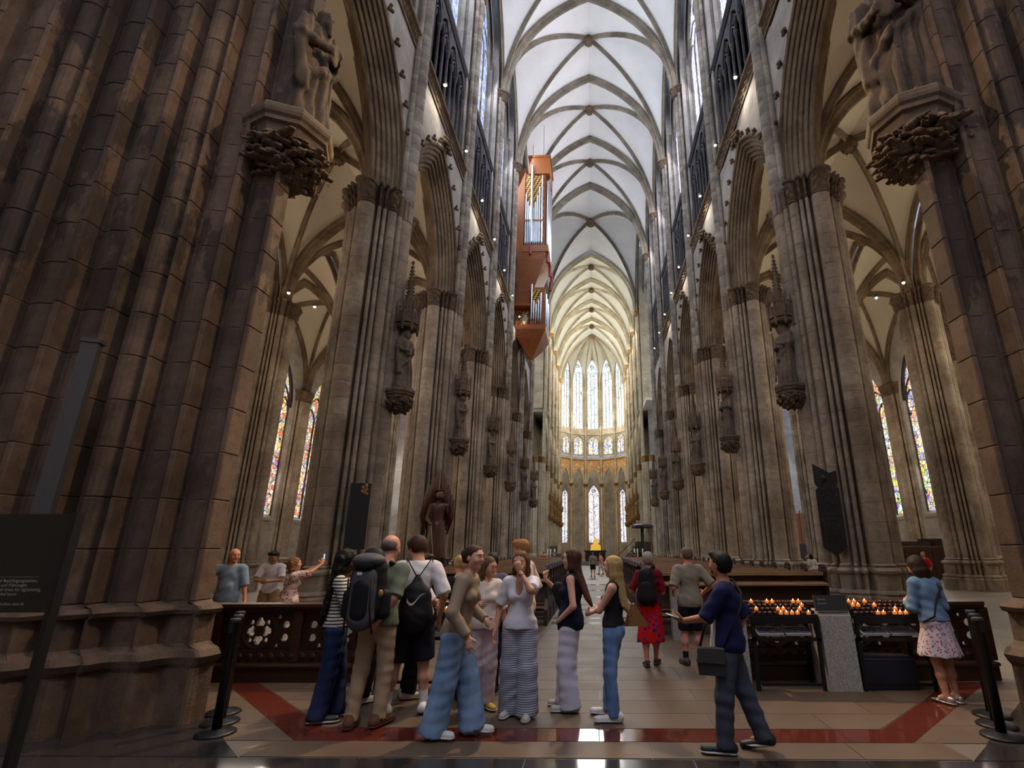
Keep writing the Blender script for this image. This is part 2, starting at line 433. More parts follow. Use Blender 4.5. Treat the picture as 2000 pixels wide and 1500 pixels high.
me_sp = spandrel(M_wall); me_spc = spandrel(M_choir)
def leaf_mesh(name, mat, r=.11):
    b = MB(); b.ball((0, 0, 0), r, 7, 5, (.7, 1, .8))
    for a in (0, 2.1, 4.2): b.ball((.4 * r, r * .9 * math.cos(a), r * .9 * math.sin(a)), r * .62, 6, 4)
    return b.mesh(name, mat, True)
me_crocket = leaf_mesh('crocket', M_leaf)
def string_mesh(mat, leaf=True):
    """moulded ledge with a carved leaf band under it"""
    b = MB(); H = 3.75
    b.prism([(WT - .1, .55), (WT + .06, .55), (WT + .1, .62), (WT + .2, .68), (WT + .22, .78), (WT + .1, .84), (WT - .1, .84)][::-1], -H, H, 'y')
    b.prism([(WT - .1, .05), (WT + .05, .05), (WT + .07, .12), (WT - .1, .12)][::-1], -H, H, 'y')
    return b.mesh('string_course', mat)
def frieze_mesh(mat):
    b = MB(); n = 90; m = 5; V = []
    for i in range(n):
        y = -3.75 + 7.5 * i / (n - 1)
        for j in range(m):
            z = .13 + .42 * j / (m - 1); V.append((WT + .03 + (.09 * abs(math.sin(i * .62 + j * 1.3)) * (0 < j < m - 1)), y, z))
    b.add(V, grid_faces(n, m)[:, ::-1]); return b.mesh('leaf_frieze', mat)
me_str = string_mesh(M_arch); me_fri = frieze_mesh(M_leaf); me_strc = string_mesh(M_choir)
TR0, TR1 = STR + .84, 27.2
def tri_parts(mat):
    """triforium: four openings per bay; a colonette mesh, an arch-head mesh, a back wall, a top rail"""
    c = MB(); c.lathe([(.12, 0), (.12, .12), (.075, .2), (.075, 3.75), (.13, 4.0), (.13, 4.1)], 8); col = c.mesh('colonette', mat, True)
    h = MB(); a = .66; hh = 1.25
    V, F = sweep_arch(a, hh, [(-.12, .14), (-.1, .0), (.1, 0), (.12, .14)], 8); h.add(V, F)
    V, F = sweep_arch(a * .48, hh * .5, [(-.05, .07), (-.05, 0), (.05, 0), (.05, .07)], 6)
    for dx in (-.33, .33): h.add(V + np.array([0, dx, -.05]), F)
    h.tube([(0, .2 * math.cos(t), .78 + .2 * math.sin(t)) for t in np.linspace(0, 2 * pi, 12, endpoint=False)], .045, 6, True)
    for t in range(4): h.tube([(0, .1 * math.cos(t * pi / 2 + .78) + .07 * math.cos(q), .78 + .1 * math.sin(t * pi / 2 + .78) + .07 * math.sin(q)) for q in np.linspace(0, 2 * pi, 7, endpoint=False)], .02, 4, True)
    # plate above the arch up to the rail
    pts = arc_pts(a, hh, .1, 8); V = []; F = []
    for u in (-.06, .06):
        k = len(V)
        for x, z in pts: V += [(u, x, z), (u, x, 1.75)]
        for i in range(len(pts) - 1):
            f = (k + 2 * i, k + 2 * i + 2, k + 2 * i + 3, k + 2 * i + 1); F.append(f if u > 0 else f[::-1])
    h.add(V, F); head = h.mesh('arch_head', mat)
    return col, head
tri_col, tri_head = tri_parts(M_dark); tric_col, tric_head = tri_parts(M_choir)
def glass(name, cols, scale, strength, lead=.75, stretch=(1, 1, 1), panel=None):
    """leaded stained glass lit from outside: random coloured cells between dark lead lines"""
    m = NT(name); P = m.mapv(m.pos(), stretch)
    v = m.n('TexVoronoi'); v.inputs['Scale'].default_value = scale; m.l(P, v.inputs['Vector'])
    e = m.n('TexVoronoi'); e.feature = 'DISTANCE_TO_EDGE'; e.inputs['Scale'].default_value = scale; m.l(P, e.inputs['Vector'])
    n = len(cols); c = m.ramp(m.sep(v.outputs['Color'])[0], [(i / n, c) for i, c in enumerate(cols)], 'CONSTANT')
    if panel:
        big = m.noise(m.pos(), panel, 2); c2 = m.ramp(m.math('FRACT', m.math('MULTIPLY', big, 5.)), [(i / n, cc) for i, cc in enumerate(cols[::-1])], 'CONSTANT'); c = m.mix(.45, c, c2)
    l = m.math('GREATER_THAN', e.outputs['Distance'], .04 * lead)
    c = m.mix(l, (.01, .01, .012), c)
    m.col((.02, .02, .02)).set(.25, 0, .5).emit(c, strength); return m.m
G_nave = glass('pale_blue_glass', [srgb(150, 180, 235), srgb(205, 220, 245), srgb(110, 140, 220), srgb(225, 232, 245), srgb(170, 190, 240)], 6, .75)
G_naveR = glass('bright_violet_glass', [srgb(190, 195, 245), srgb(235, 238, 255), srgb(150, 160, 235), srgb(250, 250, 255)], 6, 1.15)
G_choir = glass('white_choir_glass', [srgb(222, 234, 255), srgb(250, 252, 255), srgb(200, 220, 245), srgb(246, 244, 238), srgb(186, 208, 235)], 2.6, 1.0)
G_chlow = glass('figured_choir_glass', [srgb(235, 236, 250), srgb(240, 225, 200), srgb(255, 255, 255), srgb(225, 190, 180), srgb(190, 200, 235), srgb(245, 240, 230), srgb(120, 130, 190)], 5, .95)
G_trif = glass('triforium_choir_glass', [srgb(240, 240, 230), srgb(225, 205, 110), srgb(110, 130, 200), srgb(250, 250, 250), srgb(200, 210, 235)], 4, .95)
STC = [srgb(250, 240, 205), srgb(225, 60, 35), srgb(245, 190, 60), srgb(60, 90, 200), srgb(245, 235, 215), srgb(235, 130, 50), srgb(70, 150, 90), srgb(250, 225, 150), srgb(190, 200, 235)]
G_stain = glass('figured_stained_glass', STC, 2.9, .8, 1., (1, 1, 1), .9)
STR_ = [srgb(245, 240, 190), srgb(235, 195, 70), srgb(120, 190, 120), srgb(240, 235, 215), srgb(90, 80, 190), srgb(225, 80, 45), srgb(200, 215, 235), srgb(245, 215, 110)]
G_stainR = glass('yellow_green_stained_glass', STR_, 2.6, .9, 1., (1, 1, 1), .9)
G_blue = glass('lattice_blue_glass', [srgb(190, 215, 255), srgb(225, 238, 255), srgb(150, 190, 245)], 7, .9)
M_lead = plain('lead_came', (.02, .02, .022), .5)
WN = [0]
def window(s, x, y, z0, w, lights, spring, rise, gmat, fmat, rows=0, parent_rot=None, loc=None, rz=None, label=None, tr=True):
    """pointed traceried window in the plane x=const; the empty sits at the sill; local frame: u = out of wall, y along, z up"""
    WN[0] += 1
    t = empty(f'window_{WN[0]}', loc if loc else (s * x, y, z0), rz if rz is not None else (0 if s < 0 else pi), kind='structure')
    if label: t['label'] = label
    lw = w / lights; sp = spring - z0; key = (w, lights, sp, rise, rows, gmat.name, fmat.name)
    if key not in WCACHE:
        hl = lw * .95
        R = (w / 2) ; outline = arc_pts(w / 2, rise, 0, 10)
        head = MB(); V, F = sweep_arch(w / 2, rise, [(-.2, .3), (-.12, 0.), (.1, 0), (.2, .3)], 10); head.add(V + np.array([0, 0, sp]), F)
        V, F = sweep_arch(lw * .46, lw * .75, [(-.07, .09), (-.07, 0), (.07, 0), (.07, .09)], 6)
        for i in range(lights): head.add(V + np.array([0, -w / 2 + (i + .5) * lw, sp - lw * .25]), F)
        if lights >= 4:
            V, F = sweep_arch(lw * .95, lw * 1.5, [(-.08, .1), (-.08, 0), (.08, 0), (.08, .1)], 7)
            for sx in (-1, 1): head.add(V + np.array([0, sx * w / 4, sp - lw * .1]), F)
        rr = w * .17; cz = sp + rise * .52
        head.tube([(0, rr * math.cos(q), cz + rr * math.sin(q)) for q in np.linspace(0, 2 * pi, 16, endpoint=False)], .07, 6, True)
        for q in range(4): head.tube([(0, rr * .5 * math.cos(q * pi / 2) + rr * .4 * math.cos(a), cz + rr * .5 * math.sin(q * pi / 2) + rr * .4 * math.sin(a)) for a in np.linspace(0, 2 * pi, 9, endpoint=False)], .035, 4, True)
        mu = MB(); mu.prism([(-.09, -.045), (0, -.065), (.09, -.045), (.09, .045), (0, .065), (-.09, .045)], 0, sp, 'z')
        # panes
        nr = max(rows, 1); ph = sp / nr; pn = MB(); pn.box(-.012, .012, -lw / 2 + .05, lw / 2 - .05, .02, ph - .02)
        hd = MB(); pts = outline; V = [(0, 0, sp)] + [(0, a_, sp + b_) for a_, b_ in pts]; hd.add(V, [(0, i, i + 1) for i in range(1, len(pts))]); hd.add(np.array(V) + np.array([.02, 0, 0]), [(0, i + 1, i) for i in range(1, len(pts))])
        WCACHE[key] = (head.mesh('tracery', fmat), mu.mesh('mullion', fmat), pn.mesh('pane', gmat), hd.mesh('tracery_pane', gmat), ph, nr)
    hd, mu, pn, hp, ph, nr = WCACHE[key]
    ob('tracery', hd, t); ob('tracery_pane', hp, t, (-.03, 0, 0))
    for i in range(lights + 1): ob('mullion', mu, t, (0, -w / 2 + i * lw, 0))
    for i in range(lights):
        for r in range(nr): ob('pane', pn, t, (-.02, -w / 2 + (i + .5) * lw, r * ph))
    return t
WCACHE = {}
CLZ = 27.9; CLW = 5.6; CLS = 36.2; CLR = 5.2
def clere_wall(mat):
    """wall with a pointed opening between triforium and vault, plus the stretch at the pier"""
    b = MB(); H = 3.75; pts = arc_pts(CLW / 2 + .1, CLR + .2, 0, 10); top = 45.2; z0 = TR1
    for u in (-.35, .35):
        V = []; F = []; P = [(-H, z0, top), (-CLW / 2 - .1, z0, top)]
        def quad(a, b_, c, d):
            k = len(V); V.extend([a, b_, c, d]); F.append((k, k + 1, k + 2, k + 3) if u > 0 else (k + 3, k + 2, k + 1, k))
        e = CLW / 2 + .1
        quad((u, -H, z0), (u, -e, z0), (u, -e, top), (u, -H, top)); quad((u, e, z0), (u, H, z0), (u, H, top), (u, e, top))
        quad((u, -e, z0), (u, e, z0), (u, e, CLZ), (u, -e, CLZ))
        for i in range(len(pts) - 1):
            (x0, a), (x1, c) = pts[i], pts[i + 1]
            quad((u, x0, CLS + a), (u, x1, CLS + c), (u, x1, top), (u, x0, top))
        b.add(V, F)
    e = CLW / 2 + .1
    for sy in (-1, 1): b.box(-.35, .35, min(sy * e, sy * (e + .01)), max(sy * e, sy * (e + .01)), CLZ, CLS)
    b.box(-.35, .35, -e, e, CLZ - .1, CLZ)
    return b.mesh('clerestory_wall', mat)
me_cw = clere_wall(M_wall); me_cwc = clere_wall(M_choir)
jm = MB(); jm.lathe([(.085, TR1 + .3), (.085, CLS + .3), (.15, CLS + .6), (.15, CLS + .7)], 8); me_jamb = jm.mesh('jamb_shaft', M_shaft, True)
jm = MB(); jm.lathe([(.085, TR1 + .3), (.085, CLS + .3), (.15, CLS + .6), (.15, CLS + .7)], 8); me_jambc = jm.mesh('jamb_shaft', M_choir, True)
jm = MB(); jm.lathe([(.07, TR0), (.07, TR1)], 8); me_tj = jm.mesh('jamb_shaft', M_shaft, True)
WALL = {s: empty('wall_left' if s < 0 else 'wall_right', (s * AX, 0, 0), 0 if s < 0 else pi, kind='structure') for s in (-1, 1)}
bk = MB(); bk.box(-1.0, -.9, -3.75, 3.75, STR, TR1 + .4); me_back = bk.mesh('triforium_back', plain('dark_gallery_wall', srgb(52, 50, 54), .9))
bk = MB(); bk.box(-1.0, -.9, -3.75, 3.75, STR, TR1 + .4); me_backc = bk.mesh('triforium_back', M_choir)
rl = MB(); rl.prism([(.28, TR1 - .25), (.62, TR1 - .25), (.74, TR1 - .1), (.74, TR1 + .05), (.55, TR1 + .2), (.28, TR1 + .2)][::-1], -3.75, 3.75, 'y'); rl.box(-.95, .3, -3.75, 3.75, TR1, TR1 + .25); me_rail = rl.mesh('triforium_ledge', M_dark)
rl = MB(); rl.prism([(.28, TR1 - .25), (.62, TR1 - .25), (.74, TR1 - .1), (.74, TR1 + .05), (.55, TR1 + .2), (.28, TR1 + .2)][::-1], -3.75, 3.75, 'y'); me_railc = rl.mesh('triforium_ledge', M_choir)
pq = MB(); pq.box(-.9, .66, -.75, .75, STR - .1, 45); me_pil = pq.mesh('pier_wall', M_wall); pq = MB(); pq.box(-.9, .66, -.75, .75, STR - .1, 45); me_pilc = pq.mesh('pier_wall', M_choir)
def bay(s, y, choir=False, lod=0):
    W_ = WALL[s]; L = lambda yy: (0, (yy if s < 0 else -yy), 0)
    def put(name, me, z=0., dy=0., dx=0.):
        return ob(name, me, W_, (dx, (y + dy) if s < 0 else -(y + dy), z))
    put('arch_moulding', me_archc if choir else me_arch, SPR); put('spandrel_wall', me_spc if choir else me_sp, SPR)
    put('string_course', me_strc if choir else me_str, STR)
    if not choir: put('leaf_frieze', me_fri, STR)
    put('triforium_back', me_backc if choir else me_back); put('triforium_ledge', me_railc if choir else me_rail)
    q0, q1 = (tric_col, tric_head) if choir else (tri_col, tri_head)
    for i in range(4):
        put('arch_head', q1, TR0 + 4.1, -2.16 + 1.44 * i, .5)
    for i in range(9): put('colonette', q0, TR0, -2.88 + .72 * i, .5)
    for dy in (-2.98, 2.98): put('jamb_shaft', me_tj, 0, dy, .62)
    put('clerestory_wall', me_cwc if choir else me_cw, 0, 0, -.1)
    for dy in (-3.02, 3.02, -3.25, 3.25): put('jamb_shaft', me_jambc if choir else me_jamb, 0, dy, .34 + (.18 if abs(dy) > 3.1 else 0))
    if not choir and lod == 0:
        for (x, z) in arc_pts(A_H, A_R, A_D + .1, 9)[1:-1]: put('crocket', me_crocket, SPR + z, x, WT + .08)
        for t in range(5): put('crocket', me_crocket, SPR + A_R + A_D + .25 + .1 * (2 - abs(t - 2)), (t - 2) * .2, WT + .1).scale = (1.3, 1.3, 1.3)
    window(s, AX + .12, y, CLZ, CLW, 4, CLS, CLR, G_choir if choir else (G_nave if s < 0 else G_naveR), M_choir if choir else M_shaft)
def pil(s, y, choir=False): ob('pier_wall', me_pilc if choir else me_pil, WALL[s], (0, y if s < 0 else -y, 0))
for s in (-1, 1):
    for k in range(-1, 5): bay(s, PC[0] + 7.5 * k + 3.75, lod=0 if k < 3 else 1)
    for k in range(0, 6): pil(s, PC[k])
    for k in range(4): bay(s, CH[k] + 3.75, True)
    for k in range(5): pil(s, CH[k], True)
# ================================================================== vaults
CEIL = empty('ceiling', kind='structure')
def vault(x0, x1, y0, y1, zs, zc, zw, web, rib, parent, boss=None, rw=.36, rd=.42, wall_l=True, wall_r=True, tz=None, dens=(14, 4), gild=None):
    """one quadripartite bay; zs springing, zc crown, zw apex of the arches along the walls"""
    xm, ym = (x0 + x1) / 2, (y0 + y1) / 2; C = np.array((xm, ym, zc)); n, ns = dens; tz = tz or zc - .25
    corners = [np.array((x, y, zs)) for x, y in ((x0, y0), (x1, y0), (x1, y1), (x0, y1))]
    D = [curve_pts(c, C, zc, n) for c in corners]
    edges = [((0, 1), np.array((xm, y0, tz))), ((1, 2), np.array((x1, ym, zw))), ((2, 3), np.array((xm, y1, tz))), ((3, 0), np.array((x0, ym, zw)))]
    for (i, j), ap in edges:
        V = []; F = []
        for q in (i, j):
            E_ = curve_pts(corners[q], ap, ap[2], n); k = len(V)
            for a in range(n):
                for t in np.linspace(0, 1, ns): V.append(D[q][a] * (1 - t) + E_[a] * t + np.array((0, 0, .25 * math.sin(pi * t) * a / n)))
            f = grid_faces(n, ns); F += [[int(v) + k for v in (g if q == i else g[::-1])] for g in f]
        ob('vault_cell', mesh('vault_cell', V, F, web, True), parent)
    for d in D:
        V, F = sweep_rib(d, rw * .8, rd * .85); ob('diagonal_rib', mesh('diagonal_rib', V, F, rib), parent)
    for e, (i, j), ap in ((0, (0, 1), edges[0][1]), (1, (1, 2), edges[1][1]), (3, (3, 0), edges[3][1])):
        b = MB()
        for q in (i, j):
            V, F = sweep_rib(curve_pts(corners[q], ap, ap[2], n), rw * (1.7 if e == 0 else .9), rd * (1.25 if e == 0 else .8)); b.add(V, F)
        ob('transverse_rib' if e == 0 else 'wall_rib', b.mesh('rib', rib), parent)
    b = MB(); b.lathe([(.12, -rd * 1.7), (rw * .95, -rd * 1.6), (rw * 1.25, -rd * 1.2), (rw * 1.25, -rd * .9), (rw * 1.0, -rd * .6), (rw * .9, 0)], 14, C)
    for a in np.linspace(0, 2 * pi, 8, endpoint=False): b.ball((C[0] + rw * .8 * math.cos(a), C[1] + rw * .8 * math.sin(a), C[2] - rd * 1.62), rw * .26, 6, 4)
    b.ob('vault_boss', M_leaf, parent, True)
    for sx, sy in ((1, 1), (1, -1), (-1, 1), (-1, -1)):      # gilded ends of the ribs at the boss
        if gild: 
            dd = D[{(-1, -1): 0, (1, -1): 1, (1, 1): 2, (-1, 1): 3}[sx, sy]]; V, F = sweep_rib(np.array([dd[-2] * .55 + dd[-1] * .45, dd[-1]]), rw * .84, rd * .89); ob('gilded_rib_end', mesh('gilded_rib_end', V, F, gild), parent)
M_ochre = plain('ochre_paint', srgb(150, 118, 60), .7)
VX = 6.62; HB = 45.0
for k in range(-3, 5): vault(-VX, VX, PC[0] + 7.5 * k, PC[0] + 7.5 * (k + 1), VTOP + .6, HB, 42.4, M_vault, M_rib, CEIL, gild=M_ochre if k >= 0 else None)
vault(-VX, VX, PC[5], CH[0], VTOP + .6, HB, HB - .3, M_vault, M_rib, CEIL, rw=.5, rd=.5, gild=M_ochre)
for k in range(4): vault(-VX, VX, CH[k], CH[k + 1], VTOP + .6, HB - .3, 42.2, M_cvault, M_ribc, CEIL, rw=.4, dens=(12, 4), gild=M_gold)
for s in (-1, 1):
    AC = empty('ceiling_aisle_' + SIDE[s], kind='structure')
    for k in range(-1, 5):
        y0 = PC[0] + 7.5 * k; y1 = y0 + 7.5
        for (a, c) in ((AX + .3, 15.6), (16.0, 22.6)):
            x0, x1 = sorted((s * a, s * c)); vault(x0, x1, y0, y1, SPR, 19.4, 18.9, M_avault, M_arch, AC, rw=.3, rd=.34, dens=(11, 4))
# ================================================================== outer aisle walls with stained-glass windows
def aisle_wall(s):
    Wl = empty('wall_aisle_' + SIDE[s], (s * 22.7, 0, 0), 0 if s < 0 else pi, kind='structure'); sg = 1 if s < 0 else -1
    b = MB(); H = 3.75; w = 5.0; e = w / 2; pts = arc_pts(e, 4.2, 0, 10); SP_ = 12.0
    def quad(V, F, *q): k = len(V); V.extend(q); F.append((k, k + 1, k + 2, k + 3))
    V = []; F = []; u = .0
    quad(V, F, (u, -H, 0), (u, H, 0), (u, H, 3.9), (u, -H, 3.9)); quad(V, F, (u, -H, 3.9), (u, -e, 3.9), (u, -e, 20), (u, -H, 20)); quad(V, F, (u, e, 3.9), (u, H, 3.9), (u, H, 20), (u, e, 20))
    for i in range(len(pts) - 1):
        (a, z), (c, d) = pts[i], pts[i + 1]; quad(V, F, (u, a, SP_ + z), (u, c, SP_ + d), (u, c, 20), (u, a, 20))
    b.add(V, F); b.box(-.6, .02, -e - .02, -e, 3.9, SP_); b.box(-.6, .02, e, e + .02, 3.9, SP_)
    b.add([(.06, -e, 3.7), (.06, e, 3.7), (-.6, e, 4.1), (-.6, -e, 4.1)], [(0, 1, 2, 3)]); me = b.mesh('bay_wall', M_wall)
    th, r = polar([(0, .55, .24), (28, .58, .12), (-28, .58, .12), (50, .66, .14), (-50, .66, .14), (72, .8, .12), (-72, .8, .12), (86, .95, .13), (-86, .95, .13)], .5, 120)
    V, F = loft(th, [(r + .14, 0), (r + .14, 1.0), (r + .2, 1.1), (r, 1.25), (r, CAPZ)]); mr = mesh('wall_respond', V, F, M_pier); mc = capital_mesh(th, r, .85, M_leaf, 3., .15)
    for k in range(-1, 5):
        y = PC[0] + 7.5 * k + 3.75; ob('bay_wall', me, Wl, (0, sg * y, 0))
        window(s, 23.0, y, 4.1, 5.0, 4, 12.0, 4.2, (G_stain if s < 0 else G_stainR) if k < 4 else G_blue, M_dark, rows=9)
        ob('wall_respond', mr, Wl, (-.2, sg * (y - 3.75), 0)); ob('respond_capital', mc, Wl, (-.2, sg * (y - 3.75), CAPZ))
aisle_wall(-1); aisle_wall(1)
# transept ends and choir aisle walls (glimpsed between the piers)
for s in (-1, 1):
    t = empty('wall_transept_' + SIDE[s], (s * 30, 60.5, 0), 0 if s < 0 else pi, kind='structure')
    b = MB(); b.box(-.5, 0, -9, 9, 0, 6); b.box(-.5, 0, -9, -5, 6, 40); b.box(-.5, 0, 5, 9, 6, 40); b.box(-.5, 0, -5, 5, 32, 45); b.ob('gable_wall', M_wall, t)
    window(s, 30.2, 60.5, 6, 10, 6, 24, 8, G_blue, M_shaft, rows=10)
    b = MB(); b.box(-8, 22.5, -7.6, -7.4, 0, 45); b.ob('transept_side_wall', M_wall, t)
    c = empty('wall_choir_' + SIDE[s], (s * 15, 83, 0), 0 if s < 0 else pi, kind='structure')
    b = MB(); b.box(-.3, 0, -15, 20, 0, 20); b.ob('choir_aisle_wall', M_choir, c)
    b = MB(); b.box(-.2, 8.2, -15, 20, 19.9, 20.2); b.ob('choir_aisle_vault', M_cvault, c)
    for k in range(4): window(s, 14.9, CH[k] + 3.75, 4, 4, 3, 12, 4, G_choir, M_choir)
    v = empty('ceiling_transept_' + SIDE[s], kind='structure')
    for i in range(2):
        x0, x1 = sorted((s * (7.5 + 11.25 * i), s * (7.5 + 11.25 * (i + 1)))); vault(x0, x1, PC[5], CH[0], VTOP + .6, HB - .3, HB - .6, M_vault, M_rib, v, dens=(8, 3))
# ================================================================== apse: seven sides of a polygon
AP = empty('wall_apse', (0, CH[4], 0), kind='structure'); da = pi / 7; RA = 7.35
def apse_pt(a, R=RA): return (R * math.cos(a), R * math.sin(a))
sw = 2 * RA * math.sin(da / 2); ri = RA * math.cos(da / 2)
M_fresco = NT('painted_spandrel'); _n = M_fresco.noise(M_fresco.pos(), 2.2, 4); M_fresco.col(M_fresco.ramp(_n, [(.4, srgb(214, 170, 110)), (.52, srgb(196, 120, 70)), (.6, srgb(226, 196, 140))])).set(.8); M_fresco = M_fresco.m
cs = MB(); cs.lathe([(.24, 0), (.24, 1.2), (.2, 1.3), (.2, VTOP), (.34, VTOP + .5), (.34, VTOP + .6)], 10); me_as = cs.mesh('apse_shaft', M_choir, True)
cs = MB(); cs.lathe([(.09, 0), (.09, VTOP - .2), (.16, VTOP + .2)], 8); me_as2 = cs.mesh('apse_shaft', M_choir, True)
def apse_side():
    b = MB(); H = sw / 2; e = H - .5; f = MB()
    def panel(mb, z0, z1, o0, sp, ri_, ztop, mat=None):
        V = []; F = []
        def quad(*q): k = len(V); V.extend(q); F.append((k, k + 1, k + 2, k + 3))
        quad((0, -H, z0), (0, -e, z0), (0, -e, ztop), (0, -H, ztop)); quad((0, e, z0), (0, H, z0), (0, H, ztop), (0, e, ztop))
        if o0 > z0: quad((0, -e, z0), (0, e, z0), (0, e, o0), (0, -e, o0))
        pts = arc_pts(e, ri_, 0, 10)
        for i in range(len(pts) - 1):
            (a, z), (c, d) = pts[i], pts[i + 1]; quad((0, a, sp + z), (0, c, sp + d), (0, c, ztop), (0, a, ztop))
        mb.add(V, F)
    panel(b, 20.2, 0, 25.9, 38.0, 3.6, 45)
    panel(f, 0, 0, 0, 14.6, 2.9, 19.4)
    b.box(-.35, .18, -H, H, 19.4, 19.9); b.box(-.3, .12, -H, H, 24.6, 25.0)
    V, F = sweep_arch(e, 2.9, [(-.2, .3), (-.2, 0), (.1, 0), (.14, .3)], 10); g = MB(); g.add(V + np.array([0, 0, 14.6]), F)
    return b.mesh('upper_wall', M_choir), f.mesh('lower_arcade', M_fresco), g.mesh('arcade_arch', M_choir), e
aw, al, ag, ae = apse_side()
for i in range(7):
    a = (i + .5) * da; cx, cy = ri * math.cos(a), ri * math.sin(a)
    for nm, me in (('upper_wall', aw), ('lower_arcade', al), ('arcade_arch', ag)): ob(nm, me, AP, (cx, cy, 0), a + pi)
    wz = (cx * 1.0 + .0, CH[4] + cy, 0)
    out = (math.cos(a), math.sin(a))
    window(0, 0, 0, 25.9, 2 * ae, 3, 38.0, 3.4, G_choir, M_choir, rows=8, loc=(cx + .1 * out[0], CH[4] + cy + .1 * out[1], 25.9), rz=a + pi)
    window(0, 0, 0, 20.6, 2.0, 2, 23.0, 1.2, G_trif, M_choir, loc=(cx - .06 * out[0], CH[4] + cy - .06 * out[1], 20.5), rz=a + pi)
    # ambulatory window seen through each lower arch
    window(0, 0, 0, 3.2, 2.3 if i == 3 else 1.3, 2, 12.6, 2.4 if i == 3 else 1.4, G_chlow, M_choir, rows=8, loc=((ri + 7) * out[0], CH[4] + (ri + 7) * out[1], 3.2), rz=a + pi)
    b = MB(); b.box(-.3, 0, -4, 4, 0, 19); ob('ambulatory_wall', b.mesh('ambulatory_wall', M_choir), AP, ((ri + 7.12) * out[0], (ri + 7.12) * out[1], 0), a + pi)
    vv = [np.array((0, CH[4] + 1.2, HB - .3)), None]
for i in range(8):
    a = i * da; x, y = apse_pt(a)
    if 0 < i < 7:
        t = empty('apse_pier', (x, CH[4] + y, 0), a + pi, label=f'{ORD[i-1]} slender pale shaft cluster of the apse counted from the right', cat='pier', group='apse piers', kind='structure')
        ob('apse_shaft', me_as, t, (.1, 0, 0))
        for dy in (-.3, .3): ob('apse_shaft', me_as2, t, (0, dy, 0))
        b = MB(); b.lathe([(.3, 0), (.5, .5), (.5, .7)], 10, (.05, 0, 13.9)); b.ob('pier_capital', M_gold, t, True)
KEY = np.array((0, CH[4] + .8, HB - .3)); APC = empty('ceiling_apse', kind='structure')
for i in range(7):
    P = [np.array((*apse_pt(q * da, RA - .25), VTOP + .6)) + np.array((0, CH[4], 0)) for q in (i, i + 1)]
    am = (i + .5) * da; apx = np.array(((ri - .1) * math.cos(am), CH[4] + (ri - .1) * math.sin(am), 41.9)); n = 12; V = []; F = []
    Dq = [curve_pts(p, KEY, 0, n) for p in P]
    for qi, p in enumerate(P):
        E_ = curve_pts(p, apx, 0, n); k = len(V)
        for a in range(n):
            for t in np.linspace(0, 1, 4): V.append(Dq[qi][a] * (1 - t) + E_[a] * t)
        F += [[int(v) + k for v in (g if qi else g[::-1])] for g in grid_faces(n, 4)]
    ob('vault_cell', mesh('vault_cell', V, F, M_cvault, True), APC)
    if i: V, F = sweep_rib(Dq[0], .3, .4); ob('diagonal_rib', mesh('diagonal_rib', V, F, M_ribc), APC)
b = MB(); b.lathe([(.2, -.8), (.6, -.7), (.7, -.3), (.5, 0)], 12, KEY); b.ob('vault_boss', M_gold, APC, True)
# ================================================================== west wall behind the camera
wb = empty('wall_back', (0, -7.6, 0), kind='structure'); b = MB(); b.box(-23, 23, -.4, 0, 0, 10); b.box(-23, -5, -.4, 0, 10, 46); b.box(5, 23, -.4, 0, 10, 46); b.box(-5, 5, -.4, 0, 36, 46); b.ob('west_wall', M_wall, wb)
window(0, 0, 0, 10, 9.6, 6, 28, 8, G_naveR, M_shaft, loc=(0, -7.75, 10), rz=pi / 2)
for s in (-1, 1):
    b = MB(); x0, x1 = sorted((s * 9, s * 23)); b.box(x0, x1, 7.4, 7.7, 0, 22); b.ob('tower_hall_wall_' + SIDE[s], M_wall)['kind'] = 'structure'
    b = MB(); x0, x1 = sorted((s * 7.6, s * 8.2)); b.box(x0, x1, -7.6, 3.0, 0, 46); b.box(x0, x1, 3, 8, 20, 46); b.ob('wall_tower_' + SIDE[s], M_wall)['kind'] = 'structure'
# ================================================================== implicit-surface modelling (smooth unions of tapered limbs, meshed on a grid)
def nrm(v):
    v = np.array(v, float); return v / (np.linalg.norm(v) + 1e-9)
def cap(a, b, ra, rb=None, k=.02, flat=None, op='u', ends='round'):
    """tapered limb a-b; flat=(axis, factor) squashes it along an axis; ends 'flat' cuts the b end square"""
    return dict(t='cap', a=np.array(a, float), b=np.array(b, float), ra=ra, rb=ra if rb is None else rb, k=k, flat=flat, op=op, ends=ends)
def ell(c, r, k=.02, R=None, op='u'):
    return dict(t='ell', c=np.array(c, float), r=np.array(r, float), k=k, R=R, op=op)
def plane(p, n): return dict(t='pl', p=np.array(p, float), n=nrm(n), op='i')     # keeps the side the normal points to
def bbox(P):
    lo = np.full(3, 1e9); hi = -lo
    for q in P:
        if q['op'] != 'u': continue
        if q['t'] == 'cap':
            f = q['flat'][1] if q['flat'] else 1; r = max(q['ra'], q['rb']) * max(1, f)
            lo = np.minimum(lo, np.minimum(q['a'], q['b']) - r); hi = np.maximum(hi, np.maximum(q['a'], q['b']) + r)
        else:
            r = q['r'] if q['R'] is None else np.full(3, q['r'].max()); lo = np.minimum(lo, q['c'] - r); hi = np.maximum(hi, q['c'] + r)
    return lo, hi
